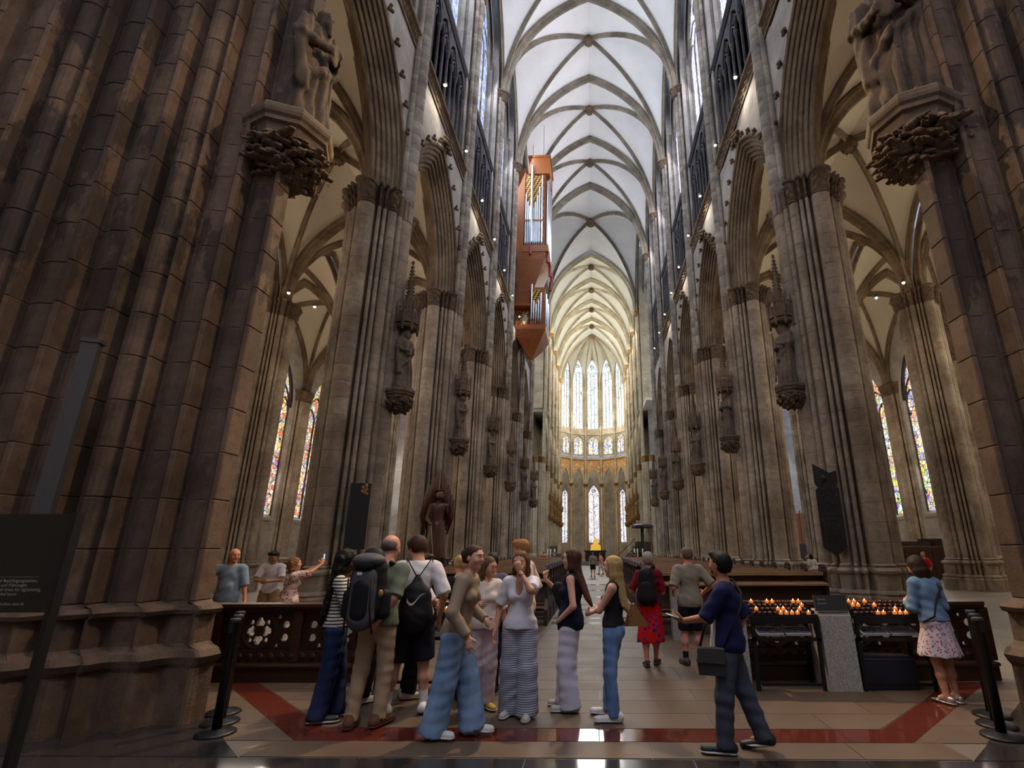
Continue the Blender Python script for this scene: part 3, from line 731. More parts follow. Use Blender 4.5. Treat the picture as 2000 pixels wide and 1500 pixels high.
def pdist(q, X, Y, Z):
    if q['t'] == 'cap':
        a, b = q['a'], q['b']; ba = b - a; L2 = ba @ ba + 1e-12
        px, py, pz = X - a[0], Y - a[1], Z - a[2]
        h = (px * ba[0] + py * ba[1] + pz * ba[2]) / L2; hc = np.clip(h, 0, 1)
        dx, dy, dz = px - hc * ba[0], py - hc * ba[1], pz - hc * ba[2]
        rr = q['ra'] + (q['rb'] - q['ra']) * hc
        if q['flat']:
            ax, f = q['flat']; al = dx * ax[0] + dy * ax[1] + dz * ax[2]
            d = np.sqrt(np.maximum(dx * dx + dy * dy + dz * dz + al * al * (1 / f ** 2 - 1), 0)) - rr
        else: d = np.sqrt(dx * dx + dy * dy + dz * dz) - rr
        if q['ends'] == 'flat': d = np.maximum(d, (h - 1) * math.sqrt(L2))
        return d
    c, r = q['c'], q['r']; px, py, pz = X - c[0], Y - c[1], Z - c[2]
    if q['R'] is not None:
        R = q['R']; px, py, pz = (px * R[0][0] + py * R[0][1] + pz * R[0][2], px * R[1][0] + py * R[1][1] + pz * R[1][2], px * R[2][0] + py * R[2][1] + pz * R[2][2])
    n = np.sqrt((px / r[0]) ** 2 + (py / r[1]) ** 2 + (pz / r[2]) ** 2); m = np.sqrt((px / r[0] ** 2) ** 2 + (py / r[1] ** 2) ** 2 + (pz / r[2] ** 2) ** 2) + 1e-9
    return n * (n - 1) / m
def sdf(P, res, warp=None, lo=None, hi=None):
    """returns V, F (quads) of the union of P"""
    b0, b1 = bbox(P)
    lo = b0 - 3 * res if lo is None else np.maximum(b0 - 3 * res, lo); hi = b1 + 3 * res if hi is None else np.minimum(b1 + 3 * res, hi)
    n = np.ceil((hi - lo) / res).astype(int) + 1
    g = [(lo[i] + res * np.arange(n[i])).astype(np.float32) for i in range(3)]
    Fd = np.full(n, .06, np.float32)
    for q in P:
        if q['op'] == 'i':
            nn, p = q['n'], q['p']
            d = -((g[0][:, None, None] - p[0]) * nn[0] + (g[1][None, :, None] - p[1]) * nn[1] + (g[2][None, None, :] - p[2]) * nn[2]); np.maximum(Fd, d, out=Fd); continue
        q2 = dict(q); q2['op'] = 'u'; l, h = bbox([q2]); m = .05
        i0 = np.clip(np.floor((l - m - lo) / res).astype(int), 0, n); i1 = np.clip(np.ceil((h + m - lo) / res).astype(int) + 1, 0, n)
        if (i1 <= i0).any(): continue
        sl = tuple(slice(i0[i], i1[i]) for i in range(3))
        d = pdist(q, g[0][sl[0]][:, None, None], g[1][sl[1]][None, :, None], g[2][sl[2]][None, None, :]).astype(np.float32)
        A = Fd[sl]; k = q['k']
        if q['op'] == 'u':
            hh = np.clip(k - np.abs(A - d), 0, None) / max(k, 1e-6); Fd[sl] = np.minimum(A, d) - hh * hh * k * .25
        else:
            d = -d; hh = np.clip(k - np.abs(A - d), 0, None) / max(k, 1e-6); Fd[sl] = np.maximum(A, d) + hh * hh * k * .25
    if warp is not None: Fd = Fd + warp(g[0][:, None, None], g[1][None, :, None], g[2][None, None, :]).astype(np.float32)
    return nets(Fd, lo, res)
_CO = np.array([(i, j, k) for i in (0, 1) for j in (0, 1) for k in (0, 1)])
_ED = [(a, b) for a in range(8) for b in range(a + 1, 8) if np.abs(_CO[a] - _CO[b]).sum() == 1]
def nets(Fd, lo, res):
    n = np.array(Fd.shape); ins = Fd < 0
    cnt = np.zeros(n - 1, np.int8)
    for c in _CO: cnt += ins[c[0]:n[0] - 1 + c[0], c[1]:n[1] - 1 + c[1], c[2]:n[2] - 1 + c[2]]
    act = (cnt > 0) & (cnt < 8); idx = np.argwhere(act); N = len(idx)
    if N == 0: return np.zeros((0, 3)), np.zeros((0, 4), int)
    vals = np.stack([Fd[idx[:, 0] + c[0], idx[:, 1] + c[1], idx[:, 2] + c[2]] for c in _CO], 1)
    acc = np.zeros((N, 3)); w = np.zeros(N)
    for a, b in _ED:
        fa, fb = vals[:, a], vals[:, b]; x = (fa < 0) != (fb < 0); t = np.where(x, fa / np.where(x, fa - fb, 1), 0)
        acc += np.where(x[:, None], _CO[a] + t[:, None] * (_CO[b] - _CO[a]), 0); w += x
    V = lo + res * (idx + acc / w[:, None])
    m = np.full(n - 1, -1, np.int32); m[act] = np.arange(N); Q = []
    for ax in range(3):
        o1, o2 = (ax + 1) % 3, (ax + 2) % 3
        s0 = [slice(1, n[i] - 1) for i in range(3)]; s1 = list(s0); s0[ax] = slice(0, n[ax] - 1); s1[ax] = slice(1, n[ax])
        A, B = ins[tuple(s0)], ins[tuple(s1)]; e = np.argwhere(A != B)
        if not len(e): continue
        off = np.ones(3, int); off[ax] = 0; e = e + off
        def cell(d1, d2):
            c = e.copy(); c[:, o1] -= d1; c[:, o2] -= d2; return m[c[:, 0], c[:, 1], c[:, 2]]
        q = np.stack([cell(1, 1), cell(0, 1), cell(0, 0), cell(1, 0)], 1)
        av = ins[e[:, 0], e[:, 1], e[:, 2]]
        q[~av] = q[~av][:, ::-1]; Q.append(q)
    Q = np.concatenate(Q); Q = Q[(Q >= 0).all(1)]
    return V, Q
def join(parts):
    V = []; F = []; n = 0
    for v, f in parts:
        if len(f): V.append(v); F.append(f + n); n += len(v)
    return np.concatenate(V), np.concatenate(F)
def sdf_obj(name, P, res, mat, parent=None, warp=None, **kw):
    V, F = sdf(P, res, warp)
    return ob(name, mesh(name, V, F, mat, True), parent, **kw)
def folds(amp, fx=38, fz=7, seed=0.):
    """soft vertical folds"""
    return lambda X, Y, Z: amp * (np.sin(fx * X + 2.2 * np.sin(fz * Z + seed) + seed) * np.cos(fx * .8 * Y + 1.7 * np.sin(fz * .7 * Z + 1.3 * seed)))
def wrinkle(amp, seed=0.):
    return lambda X, Y, Z: amp * (np.sin(31 * X + 17 * Z + 3 * np.sin(9 * Z + seed) + seed) * np.sin(23 * Z - 14 * Y + 2 * np.sin(12 * X + seed)) + .5 * np.sin(60 * Z + 25 * X + seed))
# ================================================================== robed stone statues on consoles under canopies
def statue_mesh(seed, hold='book', H=2.35, res=.022, mat=None):
    r = random.Random(seed); s = H / 2.35; P = []
    sway = r.uniform(-.08, .08); Q = lambda x, y, z: (np.array((x + sway * math.sin(z / 2.35 * pi), y, z))) * s
    P += [cap(Q(0, .0, .1), Q(0, 0, 1.0), .36 * s, .27 * s, .06, ((0, 1, 0), .75)), cap(Q(0, 0, 1.0), Q(0, -.02, 1.75), .26 * s, .27 * s, .06, ((0, 1, 0), .7))]
    P += [cap(Q(-.22, -.02, 1.85), Q(.22, -.02, 1.85), .12 * s, .12 * s, .06), cap(Q(0, 0, 1.85), Q(0, .03, 2.05), .085 * s, .08 * s, .03)]
    P += [ell(Q(0, .05, 2.18), np.array((.115, .14, .165)) * s, .02), ell(Q(0, .1, 2.08), np.array((.09, .1, .12)) * s, .03), cap(Q(0, .19, 2.17), Q(0, .215, 2.11), .018 * s, .03 * s, .012)]
    P += [ell(Q(0, -.03, 2.2), np.array((.15, .15, .18)) * s, .02), cap(Q(-.12, -.04, 2.15), Q(-.15, -.06, 1.9), .06 * s, .07 * s, .03), cap(Q(.12, -.04, 2.15), Q(.15, -.06, 1.9), .06 * s, .07 * s, .03)]
    if r.random() < .7: P += [cap(Q(0, .17, 2.03), Q(0, .2, 1.86), .07 * s, .03 * s, .03)]
    el, er = Q(-.36, .04, 1.5), Q(.36, .04, 1.5); hl, hr = Q(-.1, .3, 1.52), Q(.16, .3, 1.42)
    P += [cap(Q(-.3, 0, 1.82), el, .11 * s, .11 * s, .04), cap(el, hl, .105 * s, .06 * s, .03), cap(Q(.3, 0, 1.82), er, .11 * s, .11 * s, .04), cap(er, hr, .105 * s, .06 * s, .03)]
    for hnd, dx in ((hl, 1), (hr, -1)):
        P += [ell(hnd + np.array((.03 * dx, .04, .02)) * s, np.array((.055, .05, .07)) * s, .015)]
        for i in range(4): P += [cap(hnd + np.array((.05 * dx, .06, .05 - .03 * i)) * s, hnd + np.array((.12 * dx, .05, .045 - .03 * i)) * s, .018 * s, .014 * s, .006)]
    if hold == 'book': P += [cap(Q(.02, .33, 1.35), Q(.02, .36, 1.62), .1 * s, .1 * s, .01, ((0, 1, 0), .35), ends='flat')]
    else: P += [cap(Q(.2, .36, .2), Q(.17, .33, 2.0), .03 * s, .03 * s, .01)]
    for i in range(5): P += [cap(Q(-.26 + .13 * i, .19 - .1 * abs(i - 2) / 2, 1.3 - .1 * (i % 2)), Q(-.3 + .15 * i, .26 - .12 * abs(i - 2) / 2, .08), .05 * s, .075 * s, .03)]
    P += [cap(Q(-.34, .06, 1.45), Q(.1, .27, 1.0), .07 * s, .05 * s, .05), cap(Q(.36, .04, 1.4), Q(.3, .14, .6), .08 * s, .1 * s, .05), cap(Q(.05, .28, 1.1), Q(.34, .1, .7), .05 * s, .06 * s, .04)]
    P += [cap(Q(-.13, .2, .05), Q(-.14, .36, .04), .07 * s, .055 * s, .02), cap(Q(.13, .2, .05), Q(.14, .36, .04), .07 * s, .055 * s, .02)]
    P.append(plane((0, 0, 0), (0, 0, 1)))
    V, F = sdf(P, res, folds(.018, 34, 3, seed)); return mesh('statue', V, F, mat or M_statue, True)
def console_mesh(mat, r=.55, h=1.0, leaves=44):
    """octagonal moulded shelf over a knot of carved leaves"""
    b = MB(); c8 = r / math.cos(pi / 8); rg = random.Random(int(r * 100))
    b.lathe([(c8 * .82, -h * .42), (c8 * .84, -h * .28), (c8 * .92, -h * .26), (c8 * .93, -h * .19), (c8 * .98, -h * .15), (c8, -h * .1), (c8, -.03), (c8 * .96, 0)], 8); b.lathe([(c8 * .15, -h), (c8 * .5, -h * .8), (c8 * .66, -h * .6), (c8 * .7, -h * .4)], 12)
    for i in range(leaves):
        z = -h * (.42 + .55 * (i + .5) / leaves); q = c8 * (.72 - .5 * max(0, (-z / h - .6) / .4) ** 1.3); a = i * 2.4 + rg.uniform(-.3, .3); d = r * rg.uniform(.15, .23)
        b.ball((q * math.cos(a), q * math.sin(a), z), d, 7, 5, (1, 1, .8)); b.ball(((q + d * .8) * math.cos(a + .2), (q + d * .8) * math.sin(a + .2), z - d * .5), d * .55, 6, 4)
    return b.mesh('console', mat)
def canopy_mesh(mat, r=.42, h=2.4):
    """pinnacled gothic canopy: gabled crown, then a crocketed spire"""
    b = MB(); n = 8
    b.lathe([(r * .9, 0), (r, .05), (r, .12), (r * .85, .16), (r * .82, .55), (r * .6, .62), (r * .45, .66), (r * .42, 1.1), (r * .32, 1.15), (r * .05, h)], n)
    for i in range(n):
        a = 2 * pi * i / n; x, y = math.cos(a), math.sin(a)
        b.lathe([(.035, -.12), (.05, 0), (.05, .6), (.07, .64), (.01, .95)], 5, (x * r * 1.02, y * r * 1.02, 0))
        a2 = a + pi / n; x2, y2 = math.cos(a2), math.sin(a2)
        b.add([(x2 * r * 1.02 - y2 * .14, y2 * r * 1.02 + x2 * .14, .15), (x2 * r * 1.02 + y2 * .14, y2 * r * 1.02 - x2 * .14, .15), (x2 * r * 1.02, y2 * r * 1.02, .62), (x2 * r * .7, y2 * r * .7, .3)], [(0, 2, 1), (0, 3, 2), (1, 2, 3), (0, 1, 3)])
        b.ball((x2 * r * 1.02, y2 * r * 1.02, .66), .045, 5, 4)
    for k in range(9):
        z = 1.2 + (h - 1.25) * k / 9; q = r * .32 * (1 - k / 9.5)
        for i in range(4): b.ball((math.cos(i * pi / 2) * (q + .02), math.sin(i * pi / 2) * (q + .02), z), .04, 5, 3)
    b.ball((0, 0, h), .07, 6, 4); return b.mesh('canopy', mat)
me_console = console_mesh(M_leaf, .45, .7); me_canopy = canopy_mesh(M_dark if False else M_leaf)
me_st = [statue_mesh(i, 'book' if i % 2 == 0 else 'staff') for i in range(4)]
me_stg = statue_mesh(5, 'staff', res=.035, mat=M_gold); me_consg = console_mesh(M_gold, .5, .8); me_cang = canopy_mesh(M_gold)
for s in (-1, 1):
    for k in range(11):
        if k == 6: continue
        y = PC[k] if k < 6 else CH[k - 6]; ch = k > 6; x = s * (AX - 1.52); p = PIERS[s, k]
        ob('console', me_consg if ch else me_console, p, (1.34, 0, 6.5)); ob('canopy', me_cang if ch else me_canopy, p, (1.34, 0, 8.62), scale=(.9, .9, 1.05))
        o = ob('statue', me_stg if ch else me_st[(k * 2 + (s > 0)) % 4], None, (s * (AX - 1.36), y, 6.5), (-pi / 2 if s < 0 else pi / 2) + (.35 if s < 0 else -.35) * (-1 if not ch else -1), scale=(.9,) * 3)
        if ch: tag(o, f'small gilded apostle statue on the {ORD[k-6]} {SIDE[s]} choir pier', 'statue', 'gilded choir statues')
        else: tag(o, f'weathered robed saint on a leafy console on the {ORD[k]} {SIDE[s]} nave pier', 'statue', 'nave pier statues')
# ================================================================== huge tower piers either side of the camera
def tower_profile():
    P0, P1, P2, P3 = map(np.array, ((-4.1, 5.67), (-8.3, 3.89), (-10.4, 7.4), (-7.5, 9.4)))
    pts = []
    def edge(A, B, detail):
        d = B - A; L = np.linalg.norm(d); u = d / L; nrm_ = np.array((u[1], -u[0]))
        if (nrm_ @ (np.array((-7.2, 6.6)) - A)) > 0: nrm_ = -nrm_
        if not detail: pts.append(A); return
        s = 0.
        i = 0
        while s < L - .46:
            if i % 3 != 2: q = [(0, -.22), (.09, -.01), (.105, 0), (.14, 0), (.15, -.03), (.18, -.085), (.22, -.11), (.28, -.12), (.33, -.13), (.38, -.16), (.42, -.2), (.449, -.22)]
            else: q = [(0, -.22), (.07, -.01), (.08, 0), (.105, 0), (.115, -.08), (.125, -.16)] + [(.275 - .14 * math.cos(t), -.16 + .15 * math.sin(t)) for t in np.linspace(0, pi, 9)] + [(.43, -.18), (.449, -.22)]
            for ds, off in q: pts.append(A + u * (s + ds) + nrm_ * off)
            s += .45; i += 1
        pts.append(A + u * s)
    edge(P0, P1, True); edge(P1, P2, False); edge(P2, P3, False); edge(P3, P0, False)
    pts.append(P0 * .6 + P3 * .4 + np.array((.0, .0))); pts.append(P0 + (P3 - P0) * .05 + np.array((-.06, -.05)))
    return np.array(pts)
TP = tower_profile(); TC = np.array((-7.2, 6.6))
def tower_ring(off, soft=0):
    d = TP.copy()
    if soft:
        for _ in range(soft): d[1:130] = (d[0:129] + 2 * d[1:130] + d[2:131]) / 4
    c = d - TC; l = np.linalg.norm(c, axis=1)[:, None]; return d + c / l * off
def tloft(rings):
    n = len(TP); V = []
    for r, z in rings: V += [(x + 7.2, y - 6.6, z) for x, y in r]
    F = grid_faces(len(rings), n, False, True).tolist(); F.append(tuple(range(n))); m = (len(rings) - 1) * n; F.append(tuple(range(m + n - 1, m - 1, -1))); return V, F
TH = .52; TB = 1.12
V, F = tloft([(tower_ring(-.012), 0), (tower_ring(0), .012), (tower_ring(0), TH - .012), (tower_ring(-.012), TH)])
me_tc = mesh('stone_course', V, F, M_near); me_tcd = mesh('stone_course', V, F, M_nearD)
s3, s8 = 3, 14
V, F = tloft([(tower_ring(.2, 6), 0), (tower_ring(.2, 6), .5), (tower_ring(.24, 8), .54), (tower_ring(.27, 8), .6), (tower_ring(.22, 8), .66), (tower_ring(.14, 4), .69), (tower_ring(.1, 2), .72), (tower_ring(.1, 2), .98), (tower_ring(.17, 6), 1.0), (tower_ring(.19, 6), 1.04), (tower_ring(.14, 6), 1.08), (tower_ring(.03, 2), 1.1), (tower_ring(0), TB)])
me_tb = mesh('pier_base', V, F, M_near)
me_bst = statue_mesh(11, 'book', 2.42, .018, M_statued); me_bst2 = statue_mesh(14, 'book', 2.9, .02, M_statued)
_rg = random.Random(5); _P = [cap((0, 0, -.42), (0, 0, -.85), .34, .16, .03)]
for _i in range(110):
    _z = -.4 - .52 * (_i + .5) / 110; _q = .46 - .34 * max(0, (-_z - .55) / .4) ** 1.2; _a = _i * 2.4; _d = _rg.uniform(.05, .1)
    _P.append(cap((_q * math.cos(_a), _q * math.sin(_a), _z), ((_q + .1) * math.cos(_a + _rg.uniform(-.4, .4)), (_q + .1) * math.sin(_a), _z - _rg.uniform(-.06, .1)), _d, _d * .5, .015, ((0, 0, 1), .55)))
_V, _F = sdf(_P, .018, lambda X, Y, Z: .012 * np.sin(70 * X + 40 * Z) * np.sin(65 * Y - 50 * Z)); _b = MB(); _c = .55 / math.cos(pi / 8); _b.lathe([(_c * .8, -.42), (_c * .84, -.27), (_c * .92, -.25), (_c * .93, -.19), (_c * .98, -.15), (_c, -.1), (_c, -.03), (_c * .96, 0)], 8); _b.add(_V, _F)
me_bcons = _b.mesh('console', M_leaf)
for s in (-1, 1):
    t = empty('tower_pier', (s * 7.2 if s < 0 else 7.35, 6.6, 0), label=f'massive dark tower pier filling the {SIDE[s]} foreground', cat='pier', kind='structure')
    sc = (1, 1, 1) if s < 0 else (-1, 1, 1)
    ob('pier_base', me_tb, t, scale=sc); i = 0; z = TB
    while z < 27: ob('stone_course', me_tcd if z > 4.2 else me_tc, t, (0, 0, z), scale=sc); z += TH; i += 1
    ob('console', me_bcons, t, (2.87 if s < 0 else -2.87, -.72, 7.4))
    o = ob('statue', me_bst if s < 0 else me_bst2, None, (-4.26 if s < 0 else 4.5, 5.95, 7.4), -1.65 if s < 0 else 2.5)
    tag(o, f'large robed stone figure high on the {SIDE[s]} foreground pier', 'statue', 'foreground pier statues')
b = MB(); b.box(-.07, .07, -.05, .05, 0, 1.75); b.box(-.08, .09, -.06, .06, 1.72, 1.76)
t = b.ob('light_fixture', plain('grey_aluminium', srgb(84, 82, 84), .5, .3), None, False, (-5.17, 4.78, 1.95), .4); tag(t, 'tall narrow grey light casing on the left foreground pier', 'light')
# ================================================================== floor of stone slabs
m = NT('far_paving'); P = m.pos(); br = m.n('TexBrick'); br.inputs['Scale'].default_value = 1; br.inputs['Brick Width'].default_value = 1.05; br.inputs['Row Height'].default_value = .6; br.inputs['Mortar Size'].default_value = .006
br.inputs['Color1'].default_value = (*srgb(132, 120, 108), 1); br.inputs['Color2'].default_value = (*srgb(112, 102, 92), 1); br.inputs['Mortar'].default_value = (*srgb(60, 52, 46), 1); m.l(P, br.inputs['Vector'])
m.col(m.mix(.25, br.outputs[0], m.noise(P, 3, 4), 'MULTIPLY')).set(.45, 0, .4); M_pave = m.m
def slabm(name, c, rough, spec=.45, g=.1):
    m = NT(name); P = m.pos(); n = m.noise(P, 2.2, 5); n2 = m.noise(P, 90, 3); r = m.rnd()
    k = m.math('ADD', m.math('MULTIPLY', r, .22), m.math('ADD', m.math('MULTIPLY', n, .35), m.math('MULTIPLY', n2, g + .2)))
    m.col(m.mix(1., c, m.ramp(k, [(.2, .62), (.75, 1.25)]), 'MULTIPLY')).set(rough, 0, spec)
    m.l(m.ramp(n, [(.3, rough * .92), (.7, min(1, rough * 1.1))]), m.b.inputs['Roughness']); return m.m
M_beige = slabm('beige_slab', srgb(98, 80, 66), .5); M_red = slabm('red_slab', srgb(104, 48, 38), .1, .6); M_slate = slabm('slate_slab', srgb(52, 49, 50), .12, .5); M_pol = slabm('polished_grey_slab', srgb(130, 124, 122), .14, .6)
FL = MB().box(-23, 23, -8, 112, -.3, -.006).ob('floor', M_pave); FL['kind'] = 'structure'
def clip(poly, hp):
    """clip polygon by half planes a*x+b*y<=c"""
    for a, b_, c in hp:
        out = []
        for i in range(len(poly)):
            p, q = poly[i], poly[(i + 1) % len(poly)]; dp, dq = a * p[0] + b_ * p[1] - c, a * q[0] + b_ * q[1] - c
            if dp <= 0: out.append(p)
            if dp * dq < 0: t = dp / (dp - dq); out.append((p[0] + t * (q[0] - p[0]), p[1] + t * (q[1] - p[1])))
        poly = out
        if len(poly) < 3: return None
    return poly
def slabs(x0, x1, y0, y1, w, h, hp, mat, stag=.5, g=.004, z=0.):
    r = 0; y = y0
    while y < y1 - 1e-6:
        x = x0 - (w * stag if r % 2 else 0)
        while x < x1:
            a = clip([(max(x, x0) + g, y + g), (min(x + w, x1) - g, y + g), (min(x + w, x1) - g, min(y + h, y1) - g), (max(x, x0) + g, min(y + h, y1) - g)], hp) if min(x + w, x1) - max(x, x0) > .05 else None
            if a:
                ar = abs(sum(a[i][0] * a[(i + 1) % len(a)][1] - a[(i + 1) % len(a)][0] * a[i][1] for i in range(len(a)))) / 2
                if ar > .01: MB().prism(a, -.03, z).ob('slab', mat, FL)
            x += w
        y += h; r += 1
slabs(-4.3, 4.3, 5.57, 7.45, 1.08, .47, [(1, -1, -2.95), (-1, -1, -2.95)], M_beige, .42)
slabs(-1.08 * 4, 1.08 * 4, 7.45, 12.7, 1.08, .75, [], M_beige, .42)
slabs(-3.3, 3.3, 5.22, 5.56, 1.1, .34, [(1, -1, -2.5), (-1, -1, -2.5)], M_red, 0)
for s in (-1, 1): slabs(*((-4.9, -2.55) if s < 0 else (2.55, 4.9)), 5.56, 7.4, 2.4, .61, [(s, -1, -2.5), (-s, 1, 2.93), (0, -1, -5.56)], M_red, 0)
slabs(-2.97, 2.97, 4.84, 5.215, 1.7, .375, [(1, -1, -1.87), (-1, -1, -1.87)], M_beige, 0)
for s in (-1, 1): slabs(*((-5.6, -2.6) if s < 0 else (2.6, 5.6)), 4.84, 7.4, 3, .85, [(s, -1, -1.87), (-s, 1, 2.49), (0, -1, -5.22)], M_beige, 0)
slabs(-6, 6, 2.6, 4.83, 1.35, .74, [], M_slate, .3)
for s in (-1, 1): slabs(*((-6, -2.9) if s < 0 else (2.9, 6)), 4.83, 6.9, 1.35, .69, [(-s, 1, 1.86)], M_slate, .3)
y = 12.7
for i, (h, mt) in enumerate([(.45, M_pol), (.5, M_beige), (.35, M_pol), (1.5, M_beige), (.45, M_pol), (.9, M_beige), (.5, M_pol), (2.2, M_beige), (.6, M_pol), (2.5, M_beige), (.7, M_pol), (3, M_beige), (.8, M_pol)]):
    slabs(-1.05, 1.05, y, y + h, .7, h, [], mt, 0); y += h
# ================================================================== furniture and fittings
def wood(name, c, rough=.4, spec=.4, ax=(1, 14, 14)):
    m = NT(name); P = m.mapv(m.pos('Object'), ax); n = m.noise(P, 2.2, 6, .6); r = m.rnd()
    k = m.math('ADD', n, m.math('MULTIPLY', r, .15)); m.col(m.mix(m.ramp(k, [(.35, 0.), (.75, 1.)]), c, tuple(v * .45 for v in c))).set(rough, 0, spec).bump(n, .003, .4); return m.m
M_pew = wood('dark_oak', srgb(72, 46, 34), .35); M_rail = wood('tan_lit_oak', srgb(176, 134, 96), .4); M_carv = wood('carved_oak', srgb(58, 37, 27), .45)  # rail oak is tan with the light on rails and ledges painted in
M_black = plain('black_metal', (.012, .012, .014), .4, .3, .4); M_iron = plain('dark_iron', (.02, .02, .022), .5, .5)
m = NT('washed_concrete'); _v = m.n('TexVoronoi'); _v.inputs['Scale'].default_value = 120; m.l(m.pos('Object'), _v.inputs['Vector']); m.col(m.ramp(m.sep(_v.outputs['Color'])[0], [(0., srgb(120, 116, 112)), (.5, srgb(150, 146, 140)), (1., srgb(176, 172, 166))])).set(.85).bump(_v.outputs['Distance'], .003, .4); M_conc = m.m
# --- carved balustrades
def tracery_panel(w=1.0, h=.46):
    P = [cap((-w / 2, 0, 0), (w / 2, 0, 0), .6, .6, .0)]
    x = np.linspace(-w / 2 - .03, w / 2 + .03, 96); z = np.linspace(-h / 2 - .03, h / 2 + .03, 48); y = np.linspace(-.06, .06, 13)
    X, Y, Z = x[:, None, None], y[None, :, None], z[None, None, :]
    plate = np.maximum(np.maximum(np.abs(X) - w / 2, np.abs(Z) - h / 2), np.abs(Y) - .022)
    R = .205; rr = np.sqrt(X * X + Z * Z); hole = np.full((96, 13, 48), 1.)
    for k in range(4):
        a = k * pi / 2 + pi / 2; cx, cz = .105 * math.cos(a), .105 * math.sin(a)
        for q in range(3):
            b_ = a + (q - 1) * 1.9; hole = np.minimum(hole, np.sqrt((X - cx - .03 * math.cos(b_)) ** 2 + (Z - cz - .03 * math.sin(b_)) ** 2) - .035)
        a2 = a + pi / 4; hole = np.minimum(hole, np.sqrt((X - .155 * math.cos(a2)) ** 2 + (Z - .155 * math.sin(a2)) ** 2) - .028)
    for sx in (-1, 1):
        for sz in (-1, 1): hole = np.minimum(hole, np.sqrt((X - sx * .26) ** 2 + (Z - sz * .175) ** 2) - .022)
        hole = np.minimum(hole, np.sqrt((X - sx * .36) ** 2 + (np.abs(Z) - .08) ** 2) - .045)
    f = np.maximum(plate, -hole); ring = np.sqrt((rr - R - .012) ** 2 + Y * Y) - .034; f = np.minimum(f, ring + 0 * f)
    F4 = np.broadcast_to(f, (96, 13, 48)).astype(np.float32); res = x[1] - x[0]
    V, F = nets(F4, np.zeros(3), 1.); V = np.stack([x[0] + V[:, 0] * (x[1] - x[0]), y[0] + V[:, 1] * (y[1] - y[0]), z[0] + V[:, 2] * (z[1] - z[0])], 1)
    return mesh('tracery_panel', V, F, M_carv, True)
me_tp = tracery_panel()
def balustrade(x0, n, y, label, w=1.1):
    t = empty('balustrade', (x0, y, 0), label=label, cat='balustrade'); L = n * w
    MB().box(0, L, -.16, .14, 0, .17).box(0, L, -.2, .14, .17, .215, .01).ob('plinth', M_pew, t)
    MB().box(0, L, -.07, .07, .215, .36).ob('lower_rail', M_carv, t)
    for i in range(int(L / .14)): MB().ball((.07 + .14 * i, -.075, .29), .045, 6, 4, (1, .5, 1)).ob('carved_leaf', M_carv, t)
    MB().prism([(-.11, .86), (.11, .86), (.14, .9), (.14, .935), (-.14, .935), (-.14, .9)], 0, L, 'x').ob('handrail', M_rail if False else M_pew, t); MB().box(0, L, -.06, .06, .82, .86).ob('upper_rail', M_carv, t)
    for i in range(n + 1): MB().box(-.06 + i * w, .06 + i * w, -.085, .085, .215, .86, .012).ob('post', M_pew, t)
    for i in range(n): ob('tracery_panel', me_tp, t, (w * (i + .5), 0, .59))
    return t
balustrade(-6.2, 3, 7.45, 'dark carved oak balustrade with pierced quatrefoils left of the group'); balustrade(1.85, 3, 7.62, 'dark carved oak balustrade behind the candle racks on the right')
# --- pews
def make_pew(L=3.2):
    t = empty('pew')
    MB().box(.04, L - .04, .12, .52, .42, .46).ob('seat', M_pew, t); MB().obox((L / 2, .08, .72), (L / 2 - .03, 0, 0), (0, .022, -.006), (0, .06, .28)).ob('backrest', M_pew, t)
    MB().prism([(-.05, 1.0), (.08, 1.0), (.1, 1.03), (.08, 1.06), (-.05, 1.06)], .02, L - .02, 'x').ob('top_rail', M_rail, t); MB().obox((L / 2, -.09, .86), (L / 2 - .04, 0, 0), (0, .1, .02), (0, -.004, .013)).ob('book_ledge', M_rail, t)
    for z in (.18, .32): MB().box(.04, L - .04, -.2, -.12, z, z + .05).ob('kneeler_bar', M_rail if z > .3 else M_pew, t)
    pr = [(-.26, 0), (.56, 0), (.56, .1), (.5, .16), (.5, .5), (.42, .58), (.2, .62), (.17, .8), (.2, .95), (.19, 1.08), (.13, 1.17), (.05, 1.2), (-.04, 1.17), (-.09, 1.06), (-.06, .95), (-.1, .5), (-.24, .3), (-.26, .1)]
    for x in (0, L - .07):
        e = MB().prism(pr, x, x + .07, 'x').ob('end_panel', M_carv, t); k = x - .012 if x == 0 else x + .07
        MB().ball((x + .035, .055, 1.06), .09, 8, 6, (.6, 1, 1)).ob('carved_knob', M_carv, e)
    return t
pw = make_pew(3.6); pw.scale = (1, 1, 1.1); first = True
for s in (-1, 1):
    for r in range(26):
        y = (12.7 if s < 0 else 11.3) + 1.0 * r; o = pw if first else copy_tree(pw); first = False
        o.location = (1.12 if s > 0 else -4.7, y, 0)
        tag(o, f'oak pew with carved ends, {ORD[r]} row from the front of the {SIDE[s]} block', 'pew', f'pews of the {SIDE[s]} block')
